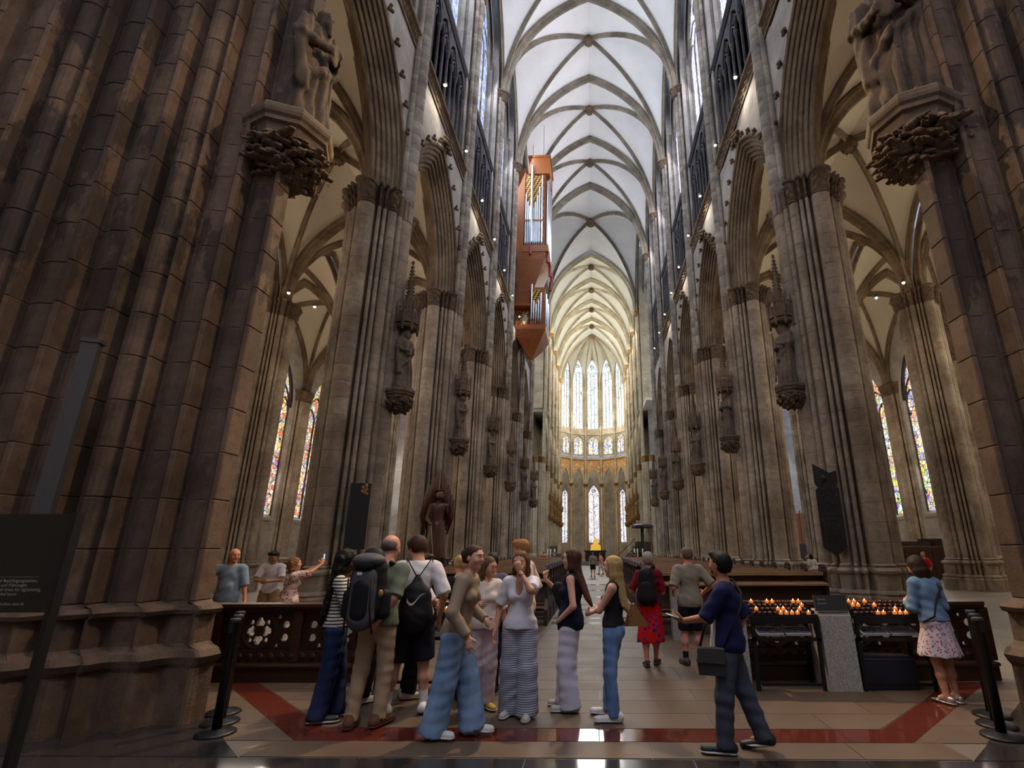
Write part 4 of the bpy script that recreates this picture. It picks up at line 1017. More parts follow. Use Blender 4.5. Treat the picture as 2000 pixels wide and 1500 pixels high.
# --- concrete posts, candle racks, votive candles
def post(x, y, w, d, h, label):
    t = MB().add([(-w / 2, 0, 0), (w / 2, 0, 0), (w / 2, d, 0), (-w / 2, d, 0), (-w / 2, .05, h - .05), (w / 2, .05, h - .05), (w / 2, d, h - .05), (-w / 2, d, h - .05), (-w / 2, .09, h), (w / 2, .09, h), (w / 2, d, h), (-w / 2, d, h)],
        [(3, 2, 1, 0), (0, 1, 5, 4), (1, 2, 6, 5), (2, 3, 7, 6), (3, 0, 4, 7), (4, 5, 9, 8), (5, 6, 10, 9), (6, 7, 11, 10), (7, 4, 8, 11), (8, 9, 10, 11)]).ob('concrete_post', M_conc, None, False, (x, y, 0)); return tag(t, label, 'post')
post(1.66, 6.9, .36, .45, .86, 'grey concrete post at the left end of the candle racks'); post(2.94, 6.9, .38, .45, .87, 'grey concrete post between the two candle racks, carrying a small sign')
post(1.56, 10.5, .24, .3, 1.02, 'pale post by the first pew behind the man in grey'); post(-1.6, 7.05, .3, .45, .86, 'grey concrete post beside the left candle rack')
def rack(x0, x1, y0, label):
    t = empty('candle_rack', (x0, y0, 0), label=label, cat='candle rack'); L = x1 - x0
    for x in (.02, L - .02):
        for y in (.02, .42): MB().box(x - .02, x + .02, y - .02, y + .02, 0, .8 if y < .1 else .95).ob('leg', M_black, t)
    MB().box(0, L, -.02, .02, .74, .82).ob('front_apron', M_black, t); MB().box(0, L, 0, .04, .54, .58).ob('crossbar', M_black, t); MB().box(.05, L - .05, -.02, 0, .06, .09).ob('foot_bar', M_black, t)
    for i in range(4): MB().box(0, L, .0 + .1 * i, .1 + .1 * i, .80 + .035 * i, .825 + .035 * i).box(0, L, .0 + .1 * i, .006 + .1 * i, .825 + .035 * i, .84 + .035 * i).ob('tier', M_black, t)
    for i in range(2):
        b = MB(); xx = .08 + i * (L - .16) / 2; w = (L - .2) / 2; dz = lambda y: .60 + .25 * y
        b.obox((xx + w / 2, .12, .64), (w / 2, 0, 0), (0, .1, .03), (0, -.003, .012)); bx = b.ob('candle_box', plain('white_card', srgb(190, 186, 180), .7), t)
        for a in range(6):
            for c in range(3): MB().lathe([(.02, 0), (.02, .012)], 8, (xx + w * (.12 + .15 * a), .05 + .06 * c, .632 + .018 * c)).ob('tea_light', plain('tea_light_blue', srgb(112, 124, 150), .35), bx)
    return t
m = NT('red_votive_glass'); m.col((.03, .006, .005)).set(.15, 0, .6); M_cup = m.m
m = NT('lit_votive_glass'); m.col((.35, .08, .02)).set(.2, 0, .5).emit((1, .3, .06), .3); M_lit = m.m
m = NT('candle_flame'); m.col((1, .6, .2)).emit((1, .72, .36), 3.5); M_flame = m.m
me_cup = MB().lathe([(.018, 0), (.024, .01), (.026, .045), (.023, .045), (.02, .012)], 10, cap=True).mesh('glass_cup', M_cup, True); me_cupl = MB().lathe([(.018, 0), (.024, .01), (.026, .045), (.023, .045), (.02, .03)], 10).mesh('glass_cup', M_lit, True)
me_fl = MB().lathe([(.002, 0), (.006, .008), (.005, .016), (.001, .028)], 8).mesh('flame', M_flame, True)
ROWN = ['front', 'second', 'third', 'back']
def candles(x0, x1, y0, lit, name):
    n = int((x1 - x0 - .06) / .068)
    for r in range(4):
        for i in range(n):
            x = x0 + .05 + i * .068; on = (r, i) in lit; loc = (x, y0 + .055 + .1 * r, .826 + .035 * r)
            if on:
                t = empty('votive_candle', loc, label=f'burning votive candle, {ORD[i]} from left, {ROWN[r]} row, {name}', cat='candle', group=f'burning candles on the {name}')
                ob('glass_cup', me_cupl, t); ob('flame', me_fl, t, (0, 0, .036))
            else: tag(ob('votive_cup', me_cup, None, loc), f'unlit votive cup, {ORD[i]} from left, {ROWN[r]} row, {name}', 'candle', f'unlit cups on the {name}')
rack(1.9, 2.72, 6.92, 'black metal candle rack right of the man in the navy polo'); rack(3.16, 4.02, 6.92, 'black metal candle rack the woman in the denim jacket faces')
candles(1.9, 2.72, 6.92, {(3, 1), (3, 4), (3, 5), (3, 9), (3, 10), (2, 10), (1, 1), (1, 5), (1, 6), (1, 9), (0, 5), (0, 6), (0, 7), (0, 8), (0, 10)}, 'rack right of the man in the polo'); candles(3.16, 4.02, 6.92, {(3, 1), (3, 2), (3, 4), (2, 1), (2, 2), (2, 5), (1, 8), (0, 4), (0, 5), (0, 7), (0, 8), (0, 9)}, 'rack by the woman in denim')
rack(-2.75, -1.8, 7.0, 'black candle rack hidden behind the group on the left'); candles(-2.75, -1.8, 7.0, {(3, 11), (1, 11), (0, 12), (2, 5), (0, 3)}, 'rack behind the group')
for x, y, z, e in ((2.35, 7.05, 1.12, 1.5), (3.55, 7.05, 1.12, 1.5), (-2.1, 7.2, 1.1, 1.5)): point('candle_glow', (x, y, z), e, (1, .5, .16), .08)
M_sgn = plain('charcoal_plate', (.022, .023, .024), .5); M_txt = NT('sign_lettering').col(srgb(150, 150, 146)).set(.6).m
def text(s, size, loc, rot, parent, align='LEFT', mat=None):
    c = bpy.data.curves.new('lettering', 'FONT'); c.body = s; c.size = size; c.align_x = align; c.extrude = .0006; c.materials.append(mat or M_txt)
    o = bpy.data.objects.new('lettering_curve', c); COL.objects.link(o); me = bpy.data.meshes.new_from_object(o.evaluated_get(bpy.context.evaluated_depsgraph_get())); bpy.data.objects.remove(o); return ob('lettering', me, parent, loc, 0, None, rot)
t = empty('counter_sign', (2.92, 6.93, .876), label='small dark plate sign standing on the concrete post between the racks', cat='sign')
MB().obox((0, .06, .09), (.2, 0, 0), (0, .02, -.004), (0, .02, .09)).ob('plate', M_sgn, t); text('Spende', .035, (-.17, .042, .125), (pi / 2 - .219, 0, 0), t); text('Donations', .026, (-.17, .032, .08), (pi / 2 - .219, 0, 0), t)
tag(MB().box(0, .62, 0, .3, 0, .34, .01).box(.02, .6, .02, .28, .34, .36).ob('chest', plain('dark_blue_box', (.012, .016, .026), .5), None, False, (3.22, 6.98, 0)), 'dark blue chest on the floor under the right candle rack', 'chest')
# --- barrier posts
me_stb = MB().lathe([(.17, 0), (.17, .012), (.15, .025), (.05, .035), (.03, .05)], 24).mesh('base', M_black, True); me_stp = MB().lathe([(.042, .04), (.042, .93), (.05, .94), (.05, .98), (.04, .985)], 16).mesh('pole', M_black, True); me_stc = MB().box(-.02, .02, -.05, -.03, .86, .96).mesh('belt_cassette', M_iron)
for i, (x, y) in enumerate(((-3.55, 5.38), (-3.73, 5.69), (-3.92, 6.0), (3.6, 5.38), (3.78, 5.69), (3.96, 6.0))):
    t = empty('barrier_post', (x, y, 0), label=f'black belt barrier post, {["nearest", "middle", "rearmost"][i % 3]} of the three by the {"left" if i < 3 else "right"} pier', cat='barrier post', group='belt barrier posts')
    ob('base', me_stb, t); ob('pole', me_stp, t); ob('belt_cassette', me_stc, t)
# --- big black notice board at the left edge
t = empty('notice_board', (-3.62, 3.6, 0), label='large black notice board with small white text at the left edge', cat='sign')
MB().box(-1.3, -.02, -.012, .012, 1.23, 1.87).ob('panel', plain('black_glass', (.004, .004, .005), .25), t); MB().box(-.035, 0, -.03, .03, 0, 1.88).ob('right_post', M_black, t); MB().box(-1.32, -1.285, -.03, .03, 0, 1.88).ob('left_post', M_black, t); MB().box(-1.4, .1, -.2, .2, 0, .015).ob('foot_plate', M_black, t)
for s_, x, z, h in (('Gottesdienst- und Besichtigungszeiten,', -.16, 1.42, .03), ('Konzerte und Führungen.', -.22, 1.392, .03), ('Information and times for sightseeing,', -.12, 1.364, .03), ('and guided tours', -.28, 1.336, .03), ('www.koelner-dom.de', -.21, 1.275, .026)): text(s_, h, (x, -.0135, z), (pi / 2, 0, 0), t, 'RIGHT')
MB().box(-.8, -.16, -.014, -.012, 1.452, 1.454).ob('rule_line', M_txt, t)
# --- plaques
m = NT('bronze_relief'); _n = m.noise(m.pos('Object'), 28, 5); m.col(m.ramp(_n, [(.4, (.012, .012, .012)), (.7, (.05, .045, .04))])).set(.45, .5).bump(_n, .02, .8); M_brz = m.m
pl = [(-.3, 0), (0, -.22), (.3, 0), (.3, 1.55), (.22, 1.62), (.3, 1.72), (.3, 2.05), (.12, 2.0), (-.05, 2.12), (-.3, 2.3), (-.3, 1.72), (-.22, 1.62), (-.3, 1.55)]
t = empty('bronze_epitaph', (6.47, 14.62, 1.65), -.62, label='dark bronze epitaph tablet with relief on the first right nave pier', cat='plaque'); MB().prism(pl, -.03, .03, 'y').ob('tablet', M_brz, t)
for i in range(14): MB().box(-.24, .24 - .05 * (i % 3), -.036, -.03, .12 + .095 * i, .15 + .095 * i).ob('raised_line', M_brz, t)
MB().ball((-.05, -.04, 1.86), .09, 8, 6, (1, .4, 1.2)).ob('relief_figure', M_brz, t)
t = empty('slate_epitaph', (-6.6, 14.5, 1.66), .55, label='tall black slate tablet with gilt crest on the first left nave pier', cat='plaque'); MB().box(-.27, .27, -.03, .03, 0, 1.8, .01).ob('tablet', plain('black_slate', (.02, .02, .024), .4), t)
b = MB(); [b.ball((.1 + .06 * math.cos(a * 1.7), -.04, 1.5 + .03 * a), .05, 6, 4, (1, .4, 1)) for a in range(9)]; b.ob('gilt_crest', M_gold, t, True)
tag(MB().box(0, .05, -.55, .55, 0, 1.9, .01).ob('wall_tablet', plain('grey_slate', srgb(70, 68, 68), .5), None, False, (-22.66, 34.9, .75)), 'grey stone tablet on the far left aisle wall under a window', 'plaque')
# --- winged wooden angel in front of the second left pier
M_ang = wood('oiled_wood', srgb(98, 58, 38), .4, .4, (10, 10, 1.5)); t = empty('angel_sculpture', (-6.35, 21.3, 1.3), -2.62, label='brown wooden angel with tall wings against the second left nave pier', cat='sculpture')
sc = 1.28; Q = lambda x, y, z: np.array((x, y, z)) * sc
P = [cap(Q(0, 0, .05), Q(0, .02, 1.0), .3 * sc, .2 * sc, .06, ((0, 1, 0), .8)), cap(Q(0, .02, 1.0), Q(.02, .02, 1.5), .17 * sc, .2 * sc, .06, ((0, 1, 0), .7)), cap(Q(-.2, 0, 1.62), Q(.2, 0, 1.62), .09 * sc, .09 * sc, .05), cap(Q(0, 0, 1.6), Q(0, .03, 1.8), .06 * sc, .06 * sc, .03), ell(Q(0, .05, 1.93), np.array((.1, .125, .15)) * sc, .02), cap(Q(0, .17, 1.93), Q(0, .19, 1.87), .015 * sc, .025 * sc, .01), ell(Q(0, -.03, 1.95), np.array((.14, .13, .16)) * sc, .02)]
P += [cap(Q(-.24, 0, 1.6), Q(-.36, .08, 1.25), .075 * sc, .06 * sc, .03), cap(Q(-.36, .08, 1.25), Q(-.26, .3, 1.6), .055 * sc, .04 * sc, .02), ell(Q(-.25, .32, 1.66), np.array((.03, .04, .07)) * sc, .01), cap(Q(.24, 0, 1.6), Q(.36, .05, 1.2), .075 * sc, .06 * sc, .03), cap(Q(.36, .05, 1.2), Q(.3, .28, 1.05), .055 * sc, .04 * sc, .02), ell(Q(.3, .3, 1.02), np.array((.04, .05, .05)) * sc, .01)]
P.append(plane((0, 0, .0), (0, 0, 1)))
sdf_obj('figure', P, .025, M_ang, t, folds(.012, 34, 2.5))
for s in (-1, 1):
    w = MB()
    for i in range(9):
        a = i / 8; top = 2.75 - .9 * a ** 1.5; bot = 1.75 - 1.0 * a; x = s * (.08 + .42 * a)
        w.tube([Q(x * .7, -.16 - .05 * a, bot), Q(x, -.2 - .02 * a, (top + bot) / 2), Q(x * (.55 + .45 * a), -.12, top)], [.03, .075, .03], 6)
    w.ob('wing', M_ang, t, True)
MB().tube([Q(.3, .32, 1.1), Q(.16, .38, .03)], .018, 6).ob('lance', plain('pale_metal', srgb(170, 160, 140), .4, .5), t); MB().lathe([(.16, 0), (.16, .03)], 14, Q(0, -.08, 2.12)).ob('halo', plain('copper_leaf', srgb(150, 84, 40), .4, .4), t)
tag(MB().box(-.45, .45, -.35, .35, 0, 1.3, .02).box(-.52, .52, -.42, .42, 1.24, 1.3).ob('pedestal', M_pew, None, False, (-6.35, 21.3, 0), -2.62), 'dark pedestal under the wooden angel', 'pedestal')
# --- spotlights on the triforium ledges and aisle capitals, plus assumed lights without fixtures
M_bulb = NT('lamp_bulb').col((1, .9, .7)).emit((1, .82, .55), 14.).m; M_lamp = plain('lamp_metal', srgb(110, 108, 104), .35, .7)
def lamp_parts():
    return (MB().tube([(-.45, 0, 0), (0, 0, 0)], .018, 6).mesh('arm', M_lamp), MB().lathe([(.05, .2), (.09, .12), (.11, 0), (.1, 0), (.05, .1)], 12, (0, 0, -.1)).mesh('housing', M_lamp, True), MB().ball((0, 0, -.1), .06, 10, 6).mesh('bulb', M_bulb, True))
LP_ = lamp_parts()
for s in (-1, 1):
    for k in range(9):
        t = empty('spotlight', (s * 6.42, 17.7 + 3.95 * k, 21.55), 0 if s < 0 else pi, label=f'{ORD[k]} small glowing spotlight along the {SIDE[s]} triforium ledge', cat='spotlight', group=f'{SIDE[s]} triforium spotlights')
        for nm, me in zip(('arm', 'housing', 'bulb'), LP_): ob(nm, me, t)
        if k % 2 == 0 and k < 7: point('spot_glow', (s * 6.2, 17.7 + 3.95 * k, 21.2), 190, (1, .84, .66), .1, 120, (s * 1.5, 17.7 + 3.95 * k - 1, 0))
    for i, (x, y, z) in enumerate(((14.75, 22.1, 13.75), (14.2, 23.5, 13.7), (14.75, 29.6, 13.75), (14.75, 14.7, 13.75))):
        t = empty('aisle_lamp', (s * x, y, z), 0 if s < 0 else pi, label=f'{["bright", "smaller", "further", "hidden"][i]} lamp on the capital of a {SIDE[s]} aisle pier', cat='lamp', group=f'{SIDE[s]} aisle lamps')
        for nm, me in zip(('arm', 'housing', 'bulb'), LP_): ob(nm, me, t)
    for k in range(-1, 5):
        for x in (11.6, 19.3):
            point('assumed_aisle_light', (s * x, PC[0] + 7.5 * k + 3.75, 10.2), 105, (1, .82, .62), .25)  # assumed mid-bay sources without fixtures, warming the aisle vaults and pier sides
for s in (-1, 1): point('assumed_nave_flood', (s * 6.2, 17.7, 21.3), 9000, (1, .74, .44), .2, 34, (-s * 4.6, 5.5, 4.5)); point('assumed_pier_flood', (s * 4.5, 4.9, 13.5), 1300, (1, .74, .46), .12, 46, (-s * 5.4, 5.1, 3.6))  # both assumed, no fixtures of their own: added to rake the tower pier strips
# --- swallow's-nest organ on the left wall
M_oc = wood('organ_oak', srgb(168, 98, 50), .4, .4, (2, 2, 14)); M_tin = plain('tin_pipe', srgb(196, 202, 210), .28, .85, .5, .05); m = NT('gilt_lattice'); _c = m.n('TexChecker'); _c.inputs['Scale'].default_value = 4.2; m.l(m.mapv(m.pos(), (1, 1, 1.6), rot=(0, .5, 0)), _c.inputs['Vector']); m.l(_c.outputs['Color'], m.b.inputs['Base Color']); _c.inputs['Color1'].default_value = (*srgb(214, 156, 62), 1); _c.inputs['Color2'].default_value = (.01, .008, .006, 1); m.set(.4, .2); M_lat = m.m; M_redp = plain('red_pipe_foot', srgb(150, 52, 48), .5)
def pipe(r, h): return MB().lathe([(r * .25, -.0), (r, .55), (r, h - .02), (r * .9, h)], 12).mesh('organ_pipe', M_tin, True)
ORG = empty('pipe_organ', (0, 41.6, 0), label='tall oak pipe organ hanging on the left wall of the nave', cat='organ')
MB().box(-6.9, -4.35, .25, 3.6, 28.3, 37.0).ob('upper_case', M_oc, ORG); MB().box(-6.0, -3.95, .05, 3.4, 36.9, 38.9).box(-6.1, -3.85, -.05, 3.5, 38.8, 39.0).ob('top_case', M_oc, ORG); MB().box(-7.0, -6.3, -.1, .4, 28.0, 37.4).ob('side_stile', M_oc, ORG)
MB().box(-6.28, -4.5, .12, .24, 29.4, 36.7).ob('lattice', M_lat, ORG)
for i, (x, h) in enumerate(((-6.15, 5.8), (-5.95, 4.9), (-5.77, 4.4), (-5.6, 9.0), (-5.42, 4.2), (-5.24, 4.8), (-5.06, 5.6), (-4.86, 6.6), (-4.62, 7.9))): ob('organ_pipe', pipe(.085 if i != 3 else .12, h), ORG, (x, -.02 if i != 3 else -.16, 28.7))
for i in range(7): ob('organ_pipe', pipe(.15, 7.6 + .9 * math.sin(i * 1.1)), ORG, (-4.1 + .05 * (i % 2), .35 + .46 * i, 28.6 - .25 * (i % 3)))
MB().box(-6.3, -4.5, -.12, -.04, 31.4, 31.55).ob('pipe_rail', M_oc, ORG); MB().box(-6.4, -3.95, -.25, 3.7, 28.0, 28.7).ob('pipe_ledge', M_oc, ORG)
for i, (x, y, z) in enumerate(((-5.6, -.3, 27.7), (-4.0, .1, 27.0), (-3.85, .9, 26.0), (-3.85, 1.8, 25.0), (-3.85, 2.6, 26.4))): MB().lathe([(.13, 0), (.13, .9), (.1, .95)], 10, (x, y, z)).ob('pipe_foot', M_redp, ORG)
th = np.linspace(0, 2 * pi, 4, endpoint=False) + pi / 4
def boxloft(rows):
    V = []; 
    for x0, x1, y0, y1, z in rows: V += [(x0, y0, z), (x1, y0, z), (x1, y1, z), (x0, y1, z)]
    F = [(3, 2, 1, 0)] + [(4 * k + i, 4 * k + (i + 1) % 4, 4 * k + 4 + (i + 1) % 4, 4 * k + 4 + i) for k in range(len(rows) - 1) for i in range(4)]; n = 4 * (len(rows) - 1); F.append((n, n + 1, n + 2, n + 3)); return MB().add(V, F)
boxloft([(-6.9, -5.6, .5, 3, 23.6), (-6.9, -5.2, .3, 3, 24.6), (-6.9, -4.7, .05, 3.2, 26), (-6.9, -4.3, -.15, 3.5, 27.3), (-6.9, -4.1, -.2, 3.6, 28.0)]).ob('curved_belly', M_oc, ORG)
MB().box(-6.9, -5.6, .4, 3, 20.2, 23.8).ob('lower_case', M_oc, ORG); MB().box(-5.55, -4.25, .3, 3.2, 20.8, 24.6).ob('positive_case', M_oc, ORG); MB().box(-5.5, -4.6, .18, .3, 22.0, 24.3).ob('lattice', M_lat, ORG)
for i, h in enumerate((3.9, 2.2, 1.9, 2.3, 3.0)): ob('organ_pipe', pipe(.08, h), ORG, (-5.42 + .21 * i, .06, 20.9))
for i in range(5): ob('organ_pipe', pipe(.1, 3.4 - .2 * (i % 2)), ORG, (-4.12, .35 + .5 * i, 20.5 - .2 * (i % 2)))
MB().box(-6.4, -5.65, .28, .4, 20.6, 22.2).ob('fan_lattice', M_lat, ORG); MB().lathe([(.02, 0), (.26, .25), (.3, .6), (.18, .95), (.02, 1.2)], 12, (-6.0, .3, 20.8)).ob('round_pane', plain('frosted_pane', srgb(150, 150, 142), .4), ORG, True)
MB().box(-7.0, -5.5, -.5, .5, 22.4, 22.65).ob('balcony_floor', M_oc, ORG)
for i in range(9): MB().tube([(-6.95 + .17 * i, -.45, 22.65), (-6.95 + .17 * i, -.45, 23.75)], .018, 5).ob('baluster', M_oc, ORG)
MB().box(-7.0, -5.55, -.48, -.42, 23.72, 23.8).ob('balcony_rail', M_oc, ORG)
boxloft([(-5.65, -5.35, 1.2, 1.6, 18.0), (-6.0, -5.0, .8, 2.2, 18.6), (-6.6, -4.5, .3, 3.0, 19.5), (-6.95, -4.1, -.1, 3.5, 20.3), (-6.95, -4.0, -.15, 3.6, 20.7)]).ob('funnel_base', M_oc, ORG)
for x, y in ((-4.6, .3), (-4.6, 3), (-5.8, 1.5)): MB().tube([(x, y, 39), (x, y, 43)], .02, 5).ob('suspension_cable', M_iron, ORG)
# --- far end: altar, shrine, pulpit, candlesticks, steps
t = empty('high_altar', (.1, 62, 0), label='black altar block in the crossing in front of the golden shrine', cat='altar'); MB().box(-1.15, 1.15, 0, 1.2, 0, 1.45).ob('altar_block', M_black, t); MB().box(-1.3, 1.3, -.1, 1.3, 1.45, 1.6).ob('altar_slab', M_black, t)
t = empty('golden_shrine', (.15, 66.5, 0), label='gleaming golden house-shaped shrine behind the black altar', cat='shrine'); M_shr = NT('glowing_gold'); M_shr.col(srgb(230, 160, 40)).set(.3, .8).emit((1, .62, .1), .35); M_shr = M_shr.m  # gold given a faint glow of its own in place of light on it
MB().box(-.75, .75, 0, 1.8, .0, 1.55).ob('stand', M_black, t); MB().prism([(-.65, 1.55), (.65, 1.55), (.6, 2.2), (.33, 2.35), (.33, 2.75), (0, 3.05), (-.33, 2.75), (-.33, 2.35), (-.6, 2.2)], 0, 1.6, 'y').ob('shrine_body', M_shr, t); MB().ball((0, .8, 3.1), .13, 8, 6).ob('finial', M_shr, t)
for s in (-1, 1):
    for i in range(7): MB().lathe([(.05, 0), (.02, .1), (.02, 1.1), (.05, 1.15), (.03, 1.2), (.03, 1.7)], 6, (s * (1.1 + .22 * i) - .0, .3, 1.2)).ob('altar_candlestick', plain('silver', srgb(170, 168, 160), .35, .5), t)
t = empty('pulpit', (6.0, 66.0, 0), label='dark wooden pulpit with sounding board at the right crossing pier', cat='pulpit'); MB().lathe([(.5, 0), (.5, .8), (.95, 1.3), (1.0, 2.6)], 8).ob('drum', M_carv, t); MB().lathe([(1.25, 4.2), (1.35, 4.3), (1.3, 4.55), (.8, 4.7)], 8).ob('sounding_board', M_black, t); MB().box(-.2, .2, .7, .9, 1.3, 4.3).ob('back_panel', M_carv, t); MB().obox((-1.7, 0, 1.3), (1.2, 0, 1.0), (0, .35, 0), (-.03, 0, .04)).ob('stair', M_carv, t); MB().tube([(-2.9, -.35, 1.2), (-.9, -.35, 3.0)], .04, 6).ob('stair_rail', M_black, t)
me_cs = [MB().lathe([(.22, 0), (.1, .1), (.05, .2), (.05, .8), (.12, .86)], 10).mesh('stand', M_iron, True), MB().lathe([(.06, .86), (.06, 1.75)], 10).mesh('wax_candle', plain('white_wax', srgb(225, 222, 212), .5), True)]
for i, (x, y) in enumerate(((3.7, 50), (4.1, 51.5), (4.5, 50.5), (-4.1, 50), (-4.5, 51.5), (-3.8, 51))):
    t = empty('altar_candle', (x, y, 0), label=f'tall white candle on a floor stand, {ORD[i % 3]} of three at the {"right" if i < 3 else "left"} of the crossing', cat='candle', group='crossing candles')
    ob('stand', me_cs[0], t); ob('wax_candle', me_cs[1], t)
for i in range(3): tag(MB().box(-4.6 + .0, 4.6, 0, 8 - .5 * i, .15 * i, .15 * (i + 1) - .01).ob('step', M_pol, FL, False, (0, 59.5 + .5 * i, 0)))
for s in (-1, 1):
    t = empty('choir_stall', (s * 5.4, 70, 0), label=f'dark choir stalls along the {SIDE[s]} side of the choir', cat='choir stalls'); MB().box(-.35, .35, 0, 12, 0, 1.2).ob('front_panel', M_carv, t); MB().box(s * .35 - .06, s * .35 + .06, 0, 12, 0, 2.2).ob('high_back', M_carv, t)
    t = empty('piano_block', (s * 3.6, 58.2, 0), label=f'low dark bench by the {SIDE[s]} crossing steps', cat='bench'); MB().box(-1.4, 1.4, -.4, .4, .35, .5).ob('top', M_black, t); [MB().box(x - .08, x + .08, -.3, .3, 0, .35).ob('leg', M_black, t) for x in (-1.2, 1.2)]
t = empty('gilded_altarpiece', (-23.3, 61, 0), label='gilded altarpiece glowing between the first and second left piers', cat='altarpiece'); MB().box(-1.2, 1.2, 0, .4, 0, 2.4).ob('altar_table', M_carv, t); MB().box(-1.1, 1.1, 0, .2, 2.4, 5.0).box(-1.2, 1.2, -.1, .25, 4.9, 5.1).ob('panel', M_shr, t)
for i in range(5): MB().lathe([(.1, 0), (.12, .5), (.1, 1.2), (.07, 1.5)], 8, (-.88 + .44 * i, -.05, 2.8)).ob('carved_figure', M_gold, t, True)
t = empty('gilded_retable', (23.5, 61.5, 0), label='tall gilded wooden retable seen past the second right pier', cat='altarpiece'); MB().box(-1.5, 1.5, 0, .4, 0, 2.2).ob('base', M_carv, t); MB().box(-1.3, 1.3, 0, .3, 2.2, 5.6).ob('panel', M_oc, t); [MB().box(-1.3 + .52 * i - .04, -1.3 + .52 * i + .04, -.12, .1, 2.2, 5.9).ob('pinnacle', M_gold, t) for i in range(6)]
t = empty('confessional', (18.7, 30.2, 0), .25, label='dark wooden confessional booth in the right aisle', cat='confessional'); MB().box(-2.0, 1.6, 0, 1.3, 0, 1.75, .02).ob('booth', M_pew, t); MB().box(-1.9, .0, .1, 1.2, 1.75, 2.0).ob('cornice', M_carv, t); MB().box(.3, 1.0, .1, 1.2, 1.75, 2.15).ob('cornice', M_carv, t); [MB().box(-1.9 + .9 * i, -1.2 + .9 * i, -.03, 0, .2, 1.6).ob('door', M_carv, t) for i in range(4)]
tag(MB().box(-.65, .65, -.25, .25, 0, .42, .015).ob('bench_box', M_rail, None, False, (6.9, 13.35, 0), .1), 'low brown wooden bench box at the foot of the first right pier', 'bench')
t = empty('aisle_bench', (-17.5, 31.5, 0), .3, label='dark bench with chairs in the far left aisle', cat='bench'); MB().box(-1.4, 1.4, -.2, .2, .45, .52).ob('seat', M_pew, t); MB().box(-1.4, 1.4, .16, .22, .52, 1.0).ob('backrest', M_pew, t); [MB().box(x - .05, x + .05, -.18, .18, 0, .45).ob('leg', M_pew, t) for x in (-1.3, 0, 1.3)]
# ================================================================== people
def skin(name, c):
    m = NT(name); n = m.noise(m.pos('Object'), 18, 4); m.col(m.mix(m.ramp(n, [(.35, 0.), (.7, .5)]), c, (c[0] * .86, c[1] * .7, c[2] * .65))).set(.5, 0, .35); m.b.inputs['Subsurface Weight'].default_value = .0; return m.m
SK = {'fair': skin('fair_skin', srgb(218, 170, 146)), 'pink': skin('ruddy_skin', srgb(206, 146, 124)), 'tan': skin('tan_skin', srgb(176, 124, 96)), 'dark': skin('dark_skin', srgb(84, 52, 38)), 'warm': skin('warm_skin', srgb(200, 150, 122))}
def cloth(name, c, rough=.85, weave=220, amp=.15, stripe=None):
    if name in MATS: return MATS[name]
    m = NT(name); P = m.pos('Object'); n = m.noise(P, weave, 2); w = m.noise(P, 5, 4)
    k = m.math('ADD', m.math('MULTIPLY', n, .5), m.math('MULTIPLY', w, .6)); base = m.mix(1., c, m.ramp(k, [(.3, 1 - amp), (.8, 1 + amp)]), 'MULTIPLY')
    if stripe:
        c2, per, duty = stripe; z = m.sep(P)[2]; z = m.math('ADD', z, m.math('MULTIPLY', w, .012)); f = m.math('LESS_THAN', m.math('FRACT', m.math('DIVIDE', z, per)), duty); base = m.mix(f, base, c2)
    m.col(base).set(rough, 0, .2).bump(w, .01, .35); MATS[name] = m.m; return m.m
def denim(name, c, fade=.3):
    if name in MATS: return MATS[name]
    m = NT(name); P = m.pos('Object'); n = m.noise(m.mapv(P, (1, 1, .35)), 7, 5); f = m.noise(P, 160, 2)
    m.col(m.mix(m.math('MULTIPLY', m.ramp(n, [(.4, 0.), (.7, 1.)]), fade), m.mix(1., c, m.ramp(f, [(.3, .8), (.7, 1.15)]), 'MULTIPLY'), tuple(min(1, v * 2.2 + .05) for v in c))).set(.85, 0, .2).bump(n, .008, .3); MATS[name] = m.m; return m.m
def floral(name, base, spots, scale=26, thr=.32):
    m = NT(name); P = m.pos('Object'); v = m.n('TexVoronoi'); v.inputs['Scale'].default_value = scale; m.l(P, v.inputs['Vector']); n = len(spots)
    c = m.ramp(m.sep(v.outputs['Color'])[0], [(i / n, s) for i, s in enumerate(spots)], 'CONSTANT'); w = m.math('ADD', v.outputs['Distance'], m.math('MULTIPLY', m.noise(P, scale * 2.5, 2), .3))
    m.col(m.mix(m.math('LESS_THAN', w, thr + .25), base, c)).set(.85, 0, .2); return m.m
def hairm(name, c, rough=.6):
    if name in MATS: return MATS[name]
    m = NT(name); P = m.mapv(m.pos('Object'), (120, 120, 6)); n = m.noise(P, 1., 4); m.col(m.mix(m.ramp(n, [(.3, 0.), (.75, 1.)]), c, tuple(v * .4 for v in c))).set(rough, 0, .2).bump(n, .006, .6); MATS[name] = m.m; return m.m
M_eye = plain('eye', (.02, .014, .01), .2, 0, .6); M_eyew = plain('eye_white', srgb(215, 205, 198), .3); M_lip = plain('lips', srgb(172, 92, 84), .5)
def ik(a, t, l1, l2, pole):
    a, t = np.array(a, float), np.array(t, float); d = t - a; L = np.linalg.norm(d); L2 = min(L, (l1 + l2) * .999); u = d / (L + 1e-9)
    c = (l1 * l1 + L2 * L2 - l2 * l2) / (2 * L2); h = math.sqrt(max(l1 * l1 - c * c, 0)); p = np.array(pole, float); p = p - u * (p @ u); p = nrm(p)
    return a + u * c + p * h, a + u * L2
